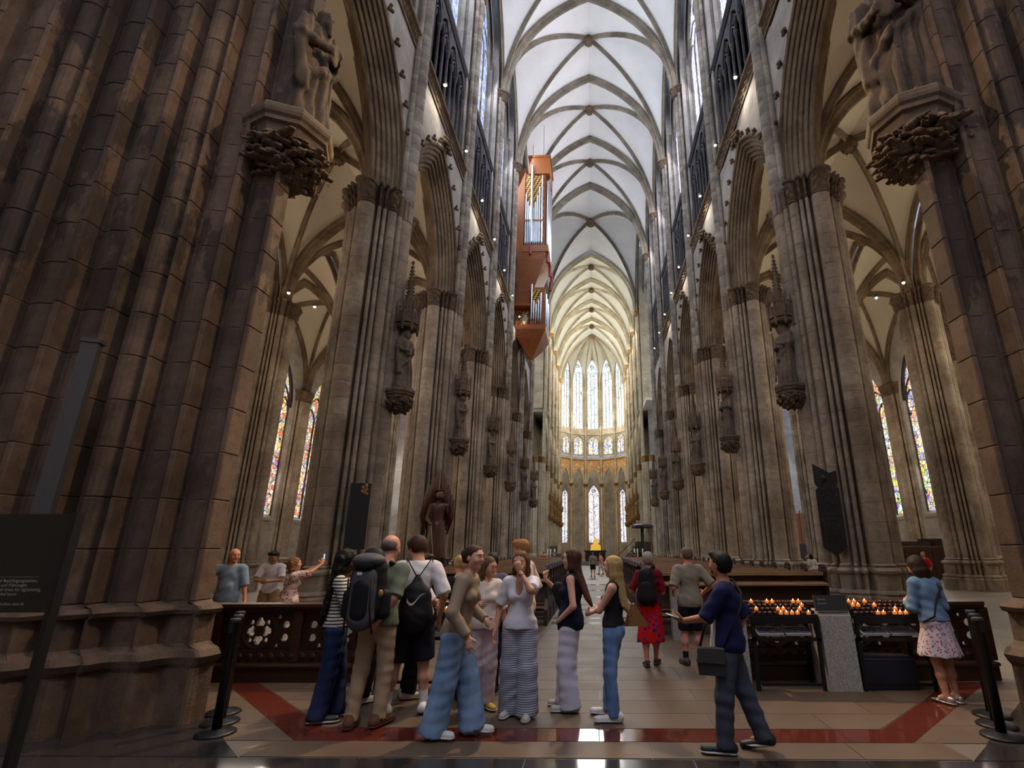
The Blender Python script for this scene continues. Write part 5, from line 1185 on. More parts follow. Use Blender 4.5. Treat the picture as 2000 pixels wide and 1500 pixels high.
def hand_prims(w, fdir, palm, s, curl=.5, side=1, spread=.0):
    """palm and five fingers; fdir = finger direction, palm = palm normal"""
    f = nrm(fdir); p = np.array(palm, float); p = nrm(p - f * (p @ f)); x = np.cross(f, p) * side; P = []
    P.append(cap(w, w + f * .045 * s, .026 * s, .036 * s, .012, (p, .62))); P.append(cap(w + f * .045 * s, w + f * .085 * s, .037 * s, .036 * s, .012, (p, .5)))
    for i, (o, l, r) in enumerate(((.029, .068, .0088), (.010, .078, .0092), (-.010, .072, .0088), (-.028, .056, .0078))):
        a = w + f * (.09 - .004 * abs(i - 1)) * s + x * o * s; d = nrm(f + x * (o * (4 + 14 * spread))); c1 = curl * .7; c2 = curl * 1.5
        b = a + (d * math.cos(c1) + p * math.sin(c1)) * l * .5 * s; c = b + (d * math.cos(c2) + p * math.sin(c2)) * l * .5 * s
        P += [cap(a, b, r * s, r * .95 * s, .005), cap(b, c, r * .95 * s, r * .75 * s, .004)]
    a = w + f * .025 * s + x * .03 * s; b = a + nrm(f * .7 + x * .75 + p * .35) * .045 * s; c = b + nrm(f + x * .25 + p * .45) * .035 * s
    P += [cap(a, b, .0125 * s, .011 * s, .01), cap(b, c, .011 * s, .0085 * s, .005)]
    return P
SHOE = {}
def person(label, x, y, rz, H, sex='f', tone='fair', hair=None, top=None, bottom=None, shoes=None, arms=None, feet=None, lean=(0, 0), hip=(0, 0), head=(0, 0), near=True, group=None, face=True, extra=None, girth=1., sit=None, seed=0., sock=None):
    t = empty('person', (x, y, 0), rz, label=label, cat='person', group=group); s = H / 1.7; q = 1. if near else 2.4
    m = sex == 'm'; g = girth
    hz = .515 * H if sit is None else sit; hipc = np.array((hip[0], hip[1], hz)); shc = np.array((hip[0] + lean[0], hip[1] + lean[1], hz + .295 * H)); sp = nrm(shc - hipc)
    shw = (.112 if m else .098) * H; hpw = (.050 if m else .053) * H; rr = np.array((1., 0, 0))
    nb = shc + sp * .03 * H; yw, pt = math.radians(head[0]), math.radians(head[1]); fw = np.array((-math.sin(yw) * math.cos(pt), math.cos(yw) * math.cos(pt), -math.sin(pt))); rt = np.array((math.cos(yw), math.sin(yw), 0)); up = np.cross(rt, fw); R = np.array((rt, fw, up)); hh = .132 * H
    hc = nb + nrm(sp * 1. + np.array((0, .12, .25))) * .045 * H + up * .052 * H + fw * .008 * H; hd = lambda a, b, c: hc + (rt * a + fw * b + up * c) * hh
    def spine(f): return hipc + (shc - hipc) * f
    def torso(e, belly=0.):
        chw = (.083 if m else .074) * H * g; T = [ell(spine(.74), (chw + e, .060 * H * g + e, .105 * H), .05), cap(shc - rr * (shw - .03 * H) - sp * .01 * H, shc + rr * (shw - .03 * H) - sp * .01 * H, .034 * H + e * .8, None, .05), ell(spine(.35), ((.077 if m else .066) * H * g + e, .054 * H * g + e + belly, .10 * H), .05), ell(spine(.03) + np.array((0, -.008 * H, 0)), ((.086 if m else .092) * H * g + e, .064 * H * g + e, .075 * H), .05)]
        if not m: T += [ell(spine(.68) + np.array((sx * .038 * H, .045 * H, 0)), (.034 * H + e * .5,) * 3, .03) for sx in (-1, 1)]
        T.append(cap(shc - sp * .0, nb, .045 * H + e * .3, .036 * H + e * .3, .03)); return T
    # arms
    A = {}
    for sd, sx in (('L', -1), ('R', 1)):
        S = shc + rr * sx * shw * .95 - sp * .012 * H; d = (arms or {}).get(sd) or {}
        w = np.array(d.get('w', (sx * (shw + .06 * s) + shc[0], shc[1] + .02, shc[2] - .31 * H))); pole = d.get('p', (sx * .4, -1, -.2)); E_, Wr = ik(S, w, .172 * H, .152 * H, pole)
        A[sd] = (S, E_, Wr, d)
    # legs
    Lg = {}
    for sd, sx in (('L', -1), ('R', 1)):
        d = (feet or {}).get(sd) or {}; hp = hipc + rr * sx * hpw - np.array((0, 0, .012 * H)); fx, fy = d.get('p', (sx * .085 * s, 0)); lift = d.get('z', 0.); an = np.array((fx, fy - .02 * s, .048 * H + lift)); K, An = ik(hp, an, .2325 * H, .2245 * H, d.get('k', (sx * .12, 1, 0))); Lg[sd] = (hp, K, An, math.radians(d.get('r', -sx * 8)), d.get('pitch', 0.))
    # ---- body: one skin mesh, sampled finer at head and hands
    B = torso(0) + [cap(nb - sp * .02 * H, hc - up * .25 * hh, .036 * H if m else .031 * H, .034 * H if m else .029 * H, .02)]
    for sd in 'LR':
        S, E_, Wr, d = A[sd]; B += [cap(S, E_, (.030 if m else .026) * H, (.024 if m else .021) * H, .03), cap(E_, Wr, (.0245 if m else .021) * H, (.0165 if m else .0145) * H, .02)]
        hp, K, An, ro, pt_ = Lg[sd]; lk = .8 if bottom and bottom['k'] == 'pants' else 1.; B += [cap(hp, K, .050 * H * g * lk, .034 * H * lk, .03), cap(K, K * .62 + An * .38 + np.array((0, -.012, 0)), .032 * H * lk, .033 * H * lk, .03), cap(K * .62 + An * .38, An, .032 * H * lk, .020 * H * lk, .03), cap(An, An + np.array((-math.sin(ro) * .1, math.cos(ro) * .1, -.035)) * s, .020 * H * lk, .017 * H * lk, .02)]
    HD = [cap(nb, hc - up * .25 * hh, .036 * H if m else .031 * H, .034 * H if m else .029 * H, .02), ell(hd(0, -.03, .12), np.array((.36, .44, .38)) * hh, .03, R), ell(hd(0, .12, -.12), np.array((.30, .30, .37)) * hh, .04, R), cap(hd(-.16, .06, -.3), hd(0, .28, -.42), .1 * hh, .085 * hh, .03), cap(hd(.16, .06, -.3), hd(0, .28, -.42), .1 * hh, .085 * hh, .03),
          cap(hd(0, .41, .05), hd(0, .475, -.12), .03 * hh, .055 * hh, .012), ell(hd(.05, .43, -.13), (.035 * hh,) * 3, .008), ell(hd(-.05, .43, -.13), (.035 * hh,) * 3, .008), cap(hd(-.17, .37, .12), hd(.17, .37, .12), .05 * hh, None, .02)]
    for sx in (-1, 1): HD += [ell(hd(sx * .15, .45, .03), (.075 * hh,) * 3, .012, None, 's'), ell(hd(sx * .15, .365, .02), (.062 * hh,) * 3, .006), ell(hd(sx * .36, -.02, -.04), np.array((.045, .1, .15)) * hh, .008, R), ell(hd(sx * .2, .3, -.14), (.1 * hh,) * 3, .03)]
    HD += [ell(hd(0, .40, -.25), np.array((.11, .05, .035)) * hh, .008, R)]
    parts = [sdf(B, .014 * q), sdf(HD, .0062 * q)]
    for sd, side in (('L', -1), ('R', 1)):
        S, E_, Wr, d = A[sd]
        if d.get('hide'): continue
        fd = np.array(d.get('f', Wr - E_), float); pn = d.get('n', (-side, .2, 0)); parts.append(sdf([cap(Wr + nrm(E_ - Wr) * .05 * s, Wr, (.0175 if m else .0155) * H, (.0165 if m else .0145) * H, .01)] + hand_prims(Wr - nrm(fd) * .004, fd, pn, s * (1.05 if m else .95), d.get('c', .45), d.get('side', side), d.get('sp', .0)), .0052 * q))
    V, F = join(parts); ob('body', mesh('body', V, F, SK[tone], True), t)
    if face and near:
        for sx in (-1, 1):
            MB().ball(hd(sx * .15, .375, .02), .058 * hh, 10, 8).ob('eye', M_eyew, t, True); MB().ball(hd(sx * .15, .418, .02), .035 * hh, 8, 6).ob('iris', M_eye, t, True)
            MB().tube([hd(sx * .06, .43, .12), hd(sx * .16, .425, .15), hd(sx * .25, .36, .12)], [.012 * hh, .018 * hh, .01 * hh], 6).ob('eyebrow', hairm((hair or {}).get('m', 'dark_brown_hair'), (hair or {}).get('c', (.02, .012, .008))), t)
        MB().tube([hd(-.1, .415, -.25), hd(-.03, .452, -.243), hd(.03, .452, -.243), hd(.1, .415, -.25)], [.008 * hh, .024 * hh, .024 * hh, .008 * hh], 6).ob('lips', M_lip, t, True)
    # ---- hair
    if hair:
        k = hair['k']; hm = hairm(hair['m'], hair['c']); P = []
        if k == 'bald': P = [ell(hd(0, -.1, .03), np.array((.385, .42, .32)) * hh, .03, R), ell(hd(0, .52, .0), np.array((.5, .44, .6)) * hh, .03, R, 's'), ell(hd(0, .0, .42), np.array((.30, .46, .28)) * hh, .03, R, 's')]
        else:
            vol = hair.get('v', 1.); P = [ell(hd(0, -.06, .13), np.array((.385, .465, .405)) * hh * vol, .03, R), ell(hd(0, -.2, -.08), np.array((.345, .30, .40)) * hh * vol, .05, R)]
            if k == 'short': P += [ell(hd(.05, .3, .42), np.array((.3, .22, .15)) * hh, .05, R)]
            P += [ell(hd(0, .52, -.16), np.array((.33, .42, .46)) * hh, .02, R, 's')]
            if k in ('short', 'crop'): P += [ell(hd(0, -.1, -.72), np.array((.5, .6, .36)) * hh, .03, R, 's')]
            if k == 'bun': P += [ell(hd(0, -.52, .12), np.array((.17, .16, .17)) * hh, .03, R), ell(hd(0, -.1, -.66), np.array((.5, .6, .4)) * hh, .03, R, 's')]
            if k in ('long', 'curly', 'bob'):
                L = hair.get('l', .45); b0 = nb - sp * .0; wd = hair.get('w', .9); bk_ = hair.get('back', .07)
                for i in range(-3, 4):
                    a = hd(.12 * i * wd, -.3 + .03 * abs(i), .05); b = hd(.125 * i * wd, -.36 + .07 * abs(i), -.45); c = np.array((b[0], b[1] - bk_ * .3, hc[2] - L * (1 - .05 * abs(i))))
                    P += [cap(a, b, .12 * hh * wd, .13 * hh * wd, .03), cap(b, c, .13 * hh * wd, .075 * hh * wd, .03)]
                for sx in (-1, 1): P += [cap(hd(sx * .34, .06, .1), hd(sx * .38, .02, -.5), .09 * hh, .1 * hh, .03)] + ([cap(hd(sx * .38, .02, -.5), hd(sx * .38, .0, -.5) - np.array((0, 0, L * hair.get('front', .35))), .1 * hh, .06 * hh, .03)] if k != 'bob' else [])
        wv = (lambda X, Y, Z: .006 * np.sin(70 * X + 6 * np.sin(30 * Z)) * np.cos(60 * Y + 5 * np.sin(34 * Z))) if k == 'curly' else (lambda X, Y, Z: .0022 * np.sin(190 * X + 2 * np.sin(14 * Z)) * np.cos(170 * Y))
        V, F = sdf(P, (.009 if near else .018), wv); ob('hair', mesh('hair', V, F, hm, True), t)
    # ---- clothes
    if top:
        e = top.get('e', .014) * s; hem = top.get('hem', .0) + hz; C = torso(e, top.get('belly', .0)); lo = top.get('loose', 0.); sl = top.get('sl', .5)
        C += [ell(spine(.03), ((.088 + lo * .1) * H * g + e, (.064 + lo * .1) * H * g + e, .12 * H), .05)]
        for sd, sx in (('L', -1), ('R', 1)):
            S, E_, Wr, d = A[sd]
            if sl <= 0: continue
            ra = (.034 if m else .030) * H + e * .7 + lo * .012
            if sl < 1: C += [cap(S, S + (E_ - S) * (sl + .15), ra, ra * (1.02 + lo * .3), .03, ends='flat')]
            else: C += [cap(S, E_, ra * .98, ra * .9, .03), cap(E_, E_ + (Wr - E_) * min(1, sl - 1 + .0), ra * .88, ra * .72, .03, ends='flat')]
        if sl <= 0:
            for sx in (-1, 1): C += [cap(shc + rr * sx * (shw + .02 * H), shc + rr * sx * (shw + .02 * H) - sp * .09 * H, .04 * H, .035 * H, .02, op='s')]
        nk = top.get('neck', .05); C += [ell(nb + np.array((0, .02, .025 * H)), (.05 * H, .055 * H, nk * H), .01, None, 's')]
        if top.get('vneck'): C += [ell(shc + np.array((0, .075 * H, -.02 * H)), (.028 * H, .05 * H, .075 * H), .01, None, 's')]
        C += [plane((0, 0, hem), (0, 0, 1)), plane(nb + sp * .02 * H, -sp)]
        V, F = sdf(C, .0115 * q, wrinkle(.0035 * top.get('wr', 1.), seed)); ob(top.get('name', 'shirt'), mesh('shirt', V, F, top['m'], True), t)
    if bottom:
        k = bottom['k']; e = bottom.get('e', .01) * s; wz = hz + bottom.get('waist', .075) * H; C = [ell(spine(.03) + np.array((0, -.008 * H, 0)), ((.087 if m else .093) * H * g + e, .066 * H * g + e, .085 * H), .04), ell(spine(.2), ((.079 if m else .072) * H * g + e, .057 * H * g + e, .09 * H), .05)]
        if k == 'skirt':
            r1 = bottom['r']; C += [cap(hipc + np.array((0, 0, .0)), np.array((hipc[0] * .5, hipc[1] * .5, bottom['hem'])), .098 * H * g, r1, .04, ((0, 1, 0), .85), ends='flat')]; wf = folds(.010, 42, 1.2, seed)
        else:
            for sd in 'LR':
                hp, K, An, ro, pt_ = Lg[sd]; rt_, rk, rh = bottom.get('r', (.058, .042, .036)); hemz = bottom.get('hem', An[2] - .01)
                if k == 'shorts':
                    f = min(max((hp[2] - hemz) / max(hp[2] - K[2], .01), .3), 1.35)
                    if f <= 1: C += [cap(hp, hp + (K - hp) * f, rt_ * H, rk * H, .03, ends='flat')]
                    else: C += [cap(hp, K, rt_ * H, rk * H, .03), cap(K, K + (An - K) * (f - 1), rk * H, rk * H, .03, ends='flat')]
                else: C += [cap(hp, K, rt_ * H, rk * H, .03), cap(K, An + (An - K) * bottom.get('drop', .02), rk * H, rh * H, .03, ends='flat')]
            wf = wrinkle(.0035, seed)
        C += [plane((0, 0, wz), (0, 0, -1))]
        V, F = sdf(C, .0115 * q, wf); ob(bottom.get('name', {'skirt': 'skirt', 'shorts': 'shorts'}.get(k, 'trousers')), mesh('trousers', V, F, bottom['m'], True), t)
    if shoes:
        for sd in 'LR':
            hp, K, An, ro, pt_ = Lg[sd]; fl_ = .155 * H; f2 = np.array((-math.sin(ro) * math.cos(pt_), math.cos(ro) * math.cos(pt_), math.sin(pt_))); base = np.array((An[0], An[1], An[2] - .034 * H)); heel = base - f2 * .035 * H; toe = base + f2 * .105 * H
            zf = np.array((0, 0, 1.))
            so = [cap(heel, toe, .028 * H, .027 * H, .01, (zf, .5)), cap(base + f2 * .02 * H, toe - f2 * .01 * H, .03 * H, .03 * H, .01, (zf, .45))]
            U = [cap(heel + zf * .012 * H, toe + zf * .004 * H, .0265 * H, .024 * H, .02, (zf, .9)), cap(heel + zf * .02 * H, base + zf * (.03 if not shoes.get('high') else .06) * H, .027 * H, .024 * H, .02)]
            so += [plane(base - zf * .0135 * H, zf), plane(base + zf * .002 * H, -zf)]
            if shoes.get('sandal'): U = [cap(base + f2 * .06 * H - np.array((f2[1], -f2[0], 0)) * .026 * H, base + f2 * .06 * H + np.array((f2[1], -f2[0], 0)) * .026 * H + zf * .012 * H, .012 * H, None, .01), cap(heel + zf * .02 * H, base + f2 * .03 * H + zf * .024 * H, .02 * H, None, .01)]
            o = ob('shoe', mesh('shoe', *sdf(U, .009 * q), shoes['m'], True), t); ob('sole', mesh('sole', *sdf(so, .009 * q), shoes.get('sole', shoes['m']), True), o)
            if near and shoes.get('lace'):
                for i in range(4):
                    c = base + f2 * (.03 + .014 * i) * H + zf * (.03 - .004 * i) * H; n_ = np.array((f2[1], -f2[0], 0)); MB().tube([c - n_ * .014 * H, c + zf * .004, c + n_ * .014 * H], .0028, 5).ob('lace', shoes['lace'], o)
            if sock: ob('sock', mesh('sock', *sdf([cap(An - zf * .01, An + (K - An) * sock[1], .0245 * H, .0265 * H, .01, ends='flat')], .01 * q), sock[0], True), t)
    return dict(t=t, A=A, L=Lg, hd=hd, hc=hc, shc=shc, hipc=hipc, H=H, s=s, sp=sp, R=R, hh=hh, shw=shw)
BLK = (.012, .012, .014); HB_ = dict(m='dark_brown_hair', c=srgb(52, 34, 24)); 
C_black = cloth('black_cotton', (.011, .011, .013)); C_white = cloth('white_cotton', srgb(214, 210, 214), amp=.06); C_khaki = cloth('khaki_twill', srgb(164, 144, 118)); C_navy = cloth('navy_cotton', (.010, .014, .035)); C_grey = cloth('grey_cotton', srgb(132, 124, 110)); W_white = plain('white_leather', srgb(216, 212, 208), .5); W_black = plain('black_shoe', (.014, .014, .016), .5); W_brown = plain('brown_suede', srgb(92, 60, 40), .8); W_lace = plain('shoe_lace', srgb(225, 222, 218), .7)
G1 = 'group of visitors in front'
def wpt(p, v):
    """local point of a person to world"""
    r = p['t'].rotation_euler[2]; c, s_ = math.cos(r), math.sin(r); return Vector((p['t'].location[0] + c * v[0] - s_ * v[1], p['t'].location[1] + s_ * v[0] + c * v[1], v[2]))
D2 = math.radians
# 1 striped top, long black curls
person('young person in striped top with long black curls and dark jeans', -2.72, 5.78, D2(-68), 1.62, 'f', 'dark', dict(k='curly', m='black_hair', c=(.008, .007, .007), l=.62, w=1.25, v=1.12, back=.3, front=.25),
    dict(m=cloth('striped_knit', srgb(206, 198, 184), stripe=(srgb(44, 42, 48), .032, .42)), sl=.75, hem=.035, e=.018), dict(k='pants', m=denim('dark_denim', srgb(28, 42, 74)), r=(.060, .052, .058), drop=.12), dict(m=W_black, sole=W_white, lace=W_lace),
    dict(R=dict(w=(.16, .33, 1.02), p=(.5, -1, -.6), n=(-1, 0, .2)), L=dict(w=(-.12, .34, 1.0), p=(-.5, -1, -.6))), dict(L=dict(p=(-.1, .09)), R=dict(p=(.09, -.06))), head=(-5, 12), lean=(0, -.02), seed=1.)
# 2 older man with backpack, hands behind his back
p2 = person('older balding man in green polo and khaki trousers, hands clasped behind', -2.22, 5.6, D2(-4), 1.775, 'm', 'pink', dict(k='bald', m='grey_hair', c=srgb(120, 112, 104)), dict(m=cloth('sage_polo', srgb(98, 106, 92)), sl=.8, hem=-.02, e=.022, belly=.02), dict(k='pants', m=C_khaki, r=(.056, .044, .036), drop=.05, e=.012), dict(m=W_brown, high=1),
    dict(R=dict(w=(.06, -.19, .93), p=(1, -.5, 0), f=(-1, -.1, -.3), n=(0, 1, 0), c=.7), L=dict(w=(-.06, -.2, .95), p=(-1, -.5, 0), f=(1, -.1, -.35), n=(0, 1, 0), c=.7)), dict(L=dict(p=(-.14, -.06), r=12), R=dict(p=(.1, .02), r=-14)), head=(-10, 14), girth=1.1, lean=(0, .05), seed=2.)
# 3 young man, white tee, black shorts
p3 = person('young man in white tee and black shorts with drawstring bag', -2.0, 6.02, D2(14), 1.785, 'm', 'warm', dict(k='short', m='brown_hair', c=srgb(70, 46, 32), v=1.08), dict(m=C_white, sl=.85, hem=-.1, e=.025, loose=.12), dict(k='shorts', m=cloth('black_shorts', (.010, .010, .016)), r=(.072, .068, .06), hem=.50, e=.015), dict(m=W_white, sole=plain('dark_sole', (.03, .03, .04), .6), lace=W_lace),
    dict(R=dict(w=(.27, .14, .93), p=(.6, -1, 0)), L=dict(w=(-.2, .3, 1.05), p=(-.6, -1, -.3))), dict(L=dict(p=(-.2, -.02), r=20), R=dict(p=(.17, .0), r=-6)), head=(38, 30), lean=(0, .05), sock=(C_white, .42), seed=3.)
# hidden companions
person('dark-haired man in white tee between the backpack man and tall youth', -2.18, 6.62, D2(-62), 1.58, 'm', 'tan', dict(k='short', **HB_), dict(m=C_white, sl=.8, hem=-.06, e=.03, loose=.1), dict(k='pants', m=C_black, r=(.058, .05, .05)), dict(m=W_white), dict(R=dict(w=(.12, .36, 1.0), p=(.5, -1, -.5)), L=dict(w=(-.1, .36, 1.0), p=(-.5, -1, -.5))), head=(0, 15), seed=4.)
person('person in black with white shoes half hidden behind the backpack man', -2.66, 6.42, D2(-40), 1.55, 'f', 'tan', dict(k='long', m='black_hair', c=(.008, .007, .007), l=.4), dict(m=C_black, sl=.6, hem=-.1), dict(k='pants', m=C_black, r=(.06, .05, .05)), dict(m=W_white), dict(R=dict(w=(.2, .32, 1.0), p=(.5, -1, -.5)), L=dict(w=(-.05, .36, 1.02), p=(-.5, -1, -.5))), head=(0, 20), seed=5.)
person('fair-haired person in black seen past the tall youth', -1.66, 6.58, D2(8), 1.56, 'f', 'fair', dict(k='bun', m='blonde_hair', c=srgb(196, 160, 104)), dict(m=C_black, sl=.6, hem=-.05), dict(k='pants', m=C_black, r=(.06, .05, .05)), dict(m=W_black), dict(R=dict(w=(.15, .3, 1.0), p=(.5, -1, -.5))), head=(0, 15), seed=6.)
# 6 taupe cardigan
person('young woman in taupe cardigan and wide pale-blue jeans leaning forward', -1.33, 5.32, D2(-98), 1.66, 'f', 'fair', dict(k='bun', m='brown_hair', c=srgb(70, 46, 32)), dict(m=cloth('taupe_knit', srgb(150, 132, 114), weave=90), sl=1.95, hem=-.03, e=.022, name='cardigan'), dict(k='pants', m=denim('light_denim', srgb(120, 148, 186), .3), r=(.064, .064, .075), drop=.14, e=.012), dict(m=W_white, sole=W_white, lace=W_lace),
    dict(R=dict(w=(.22, .18, .86), p=(.8, -1, 0), f=(.05, .25, -1), n=(-1, 0, 0), c=.3, sp=.5), L=dict(w=(-.2, .2, .95), p=(-.6, -1, 0))), dict(L=dict(p=(-.1, .17), r=0), R=dict(p=(.08, -.13), r=-8)), head=(-14, 4), lean=(.0, .09), hip=(0, -.02), seed=7.)
# 7 girl behind her
person('girl in loose cream tee and pale pink trousers behind the cardigan', -1.26, 6.16, D2(-150), 1.545, 'f', 'warm', dict(k='long', m='light_brown_hair', c=srgb(104, 74, 50), l=.34, front=.75), dict(m=cloth('cream_tee', srgb(214, 202, 192)), sl=.84, hem=-.0, e=.03, loose=.08), dict(k='pants', m=cloth('pale_pink_cotton', srgb(208, 188, 194)), r=(.058, .052, .052), drop=.06), dict(m=plain('yellow_shoe', srgb(196, 160, 70), .6), sole=W_white), dict(L=dict(w=(-.27, .02, .74)), R=dict(w=(.18, .2, 1.05), p=(.8, -1, -.3))), head=(32, 14), seed=8.)
person('dark-haired person in slate shirt seen behind the two young women', -1.33, 6.86, D2(4), 1.575, 'm', 'tan', dict(k='short', m='black_hair', c=(.008, .007, .007)), dict(m=cloth('slate_shirt', srgb(92, 92, 104)), sl=.8, hem=-.06, e=.03), dict(k='pants', m=C_navy, r=(.058, .045, .04)), dict(m=W_black), face=False, seed=9.)
p9 = person('tall strawberry-blond young man in pale pink shirt with black strap', -.98, 7.3, D2(74), 1.75, 'm', 'pink', dict(k='short', m='strawberry_hair', c=srgb(178, 122, 66), v=1.04), dict(m=cloth('pale_pink_shirt', srgb(222, 196, 186)), sl=.9, hem=-.06, e=.03, loose=.1), dict(k='pants', m=C_khaki, r=(.056, .045, .04)), dict(m=W_white), head=(8, 14), seed=10.)
# 10 white top, hand at the nose
p10 = person('young woman in white top and striped wide trousers covering her nose', -.82, 5.92, D2(174), 1.6, 'f', 'warm', dict(k='long', m='light_brown_hair', c=srgb(104, 74, 50), l=.30, front=.7, w=.85), dict(m=cloth('white_jersey', srgb(218, 216, 226), amp=.06), sl=.7, hem=.0, e=.022, loose=.12, vneck=1), dict(k='pants', m=cloth('grey_white_stripe', srgb(190, 194, 206), stripe=(srgb(104, 110, 128), .021, .45)), r=(.066, .064, .076), drop=.13, e=.012), dict(m=plain('pale_shoe', srgb(196, 184, 180), .6), sole=W_white),
    dict(L=dict(w=(-.025, .185, 1.395), p=(-.85, .15, -1), f=(.25, .1, 1), n=(.4, -.9, 0), c=.75), R=dict(w=(.25, .08, .80), p=(.5, -1, 0))), dict(L=dict(p=(-.1, .05), r=8), R=dict(p=(.1, -.03), r=-10)), head=(-6, 10), seed=11.)
MB().lathe([(.031, -.012), (.034, 0), (.031, .012)], 12, tuple(p10['A']['L'][2] * .86 + p10['A']['L'][1] * .14)).ob('wristwatch', M_gold, p10['t'], True)
# 11 navy sleeveless, white trousers
p11 = person('young woman in navy sleeveless top and white trousers facing left', -.3, 6.16, D2(82), 1.625, 'f', 'fair', dict(k='long', m='auburn_hair', c=srgb(84, 50, 34), l=.50, w=.95, back=.5, front=.1), dict(m=C_navy, sl=0, hem=-.06, e=.02, loose=.12, vneck=1), dict(k='pants', m=cloth('white_linen', srgb(206, 206, 220), amp=.07), r=(.062, .064, .070), drop=.12, e=.014), dict(m=plain('silver_shoe', srgb(168, 164, 166), .5), sole=W_white),
    dict(L=dict(w=(-.17, .1, .88), p=(-.6, -1, 0), f=(.1, .5, -1), c=.5, hide=1), R=dict(w=(.1, .30, 1.28), p=(.8, .2, -1), f=(-.2, .3, 1), n=(0, -1, 0), c=1.2)), dict(L=dict(p=(-.09, .0)), R=dict(p=(.08, .08))), head=(-2, 0), lean=(0, -.03), seed=12.)
for sx in (-1, 1): MB().tube([p11['hd'](sx * .15 + .11 * math.cos(a), .47, .02 + .09 * math.sin(a)) for a in np.linspace(0, 2 * pi, 12, endpoint=False)], .0035, 5, True).ob('spectacle_rim', W_black, p11['t'])
MB().tube([p11['hd'](-.26, .45, .03), p11['hd'](-.37, 0, .02)], .003, 5).ob('spectacle_arm', W_black, p11['t'])
# 12 blonde, arms crossed
p12 = person('blonde young woman in black tank top and blue jeans, arms crossed', .16, 5.86, D2(76), 1.545, 'f', 'fair', dict(k='long', m='blonde_hair', c=srgb(206, 158, 92), l=.46, w=.95, back=.25, front=.55), dict(m=C_black, sl=0, hem=.06, e=.012), dict(k='pants', m=denim('mid_denim', srgb(92, 124, 164), .5), r=(.057, .043, .040), drop=.08), dict(m=W_white, sole=W_white, lace=W_lace),
    dict(L=dict(w=(.1, .2, 1.0), p=(-1, .1, -.8), f=(1, .1, .1), n=(0, -1, 0)), R=dict(w=(-.1, .23, .98), p=(1, .1, -.8), f=(-1, .1, .1), n=(0, -1, 0))), dict(L=dict(p=(-.12, .0), r=14), R=dict(p=(.1, .1), r=2)), head=(0, 4), lean=(0, -.03), seed=13.)
# 13 red skirt, backpack
p13 = person('grey-haired woman in dark red tee and long red floral skirt', .80, 8.35, D2(-8), 1.58, 'f', 'pink', dict(k='crop', m='silver_hair', c=srgb(168, 162, 152)), dict(m=cloth('maroon_tee', srgb(112, 18, 30)), sl=.8, hem=-.02, e=.02), dict(k='skirt', m=floral('red_floral', srgb(196, 20, 26), [srgb(196, 20, 26), srgb(60, 50, 120), srgb(196, 20, 26), srgb(90, 40, 90), srgb(40, 40, 80)], 15, .3), r=.21, hem=.32), dict(m=W_brown, sandal=1), dict(R=dict(w=(.16, .24, 1.0), p=(.3, -1, -.5)), L=dict(w=(-.2, .2, 1.0))), dict(L=dict(p=(-.07, -.06)), R=dict(p=(.06, .1))), face=False, seed=14.)
# 14 grey tee man
person('man in taupe tee and black knee shorts walking towards the pews', 1.42, 8.42, D2(6), 1.65, 'm', 'pink', dict(k='crop', m='grey_brown_hair', c=srgb(110, 98, 86)), dict(m=C_grey, sl=.8, hem=-.06, e=.025, loose=.1), dict(k='shorts', m=cloth('black_shorts', (.010, .010, .016)), r=(.066, .058, .052), hem=.46), dict(m=plain('dark_trainer', srgb(60, 52, 48), .7)), dict(R=dict(w=(.26, .12, .98), p=(.6, -1, 0)), L=dict(w=(-.22, .14, .98), p=(-.3, -1, 0))), dict(L=dict(p=(-.12, .0)), R=dict(p=(.11, .03))), head=(18, 6), face=False, sock=(C_black, .3), girth=1.06, seed=15.)
# 15 navy polo man walking with a phone
p15 = person('bearded man in navy and white polo walking left with a phone', 1.14, 4.98, D2(72), 1.585, 'm', 'tan', dict(k='short', m='black_hair', c=(.008, .007, .007), v=.99), dict(m=cloth('navy_polo', srgb(28, 32, 72)), sl=.9, hem=-.05, e=.022, belly=.012), dict(k='pants', m=cloth('slate_cargo', srgb(70, 74, 88)), r=(.060, .050, .044), drop=.07, e=.012), dict(m=W_black, high=1, sole=W_white, lace=W_lace),
    dict(L=dict(w=(-.06, .36, 1.0), p=(-.9, -.3, -1), f=(.2, 1, .25), n=(.6, 0, 1), c=.8), R=dict(w=(.2, -.05, .82))), dict(L=dict(p=(-.09, .1), r=6), R=dict(p=(.1, -.2), r=-6, z=.03, pitch=-.2)), head=(-28, -2), girth=1.1, seed=16.)
V, F = sdf([ell(p15['hd'](0, .2, -.3), np.array((.27, .24, .2)) * p15['hh'], .02, p15['R']), ell(p15['hd'](0, .36, -.12), np.array((.2, .16, .16)) * p15['hh'], .02, p15['R'], 's')], .008); ob('beard', mesh('beard', V, F, hairm('black_hair', BLK), True), p15['t'])
_H = p15['H']; V, F = sdf([cap(p15['shc'] + np.array((-.02, .062, -.09)), p15['hipc'] + np.array((-.06, .108, .0)), .07, .075, .02, (np.array((0, 1., 0)), .55)), plane((0, 0, p15['hipc'][2] - .045), (0, 0, 1))], .012); ob('shirt_front_panel', mesh('shirt_front_panel', V, F, C_white, True), p15['t'])
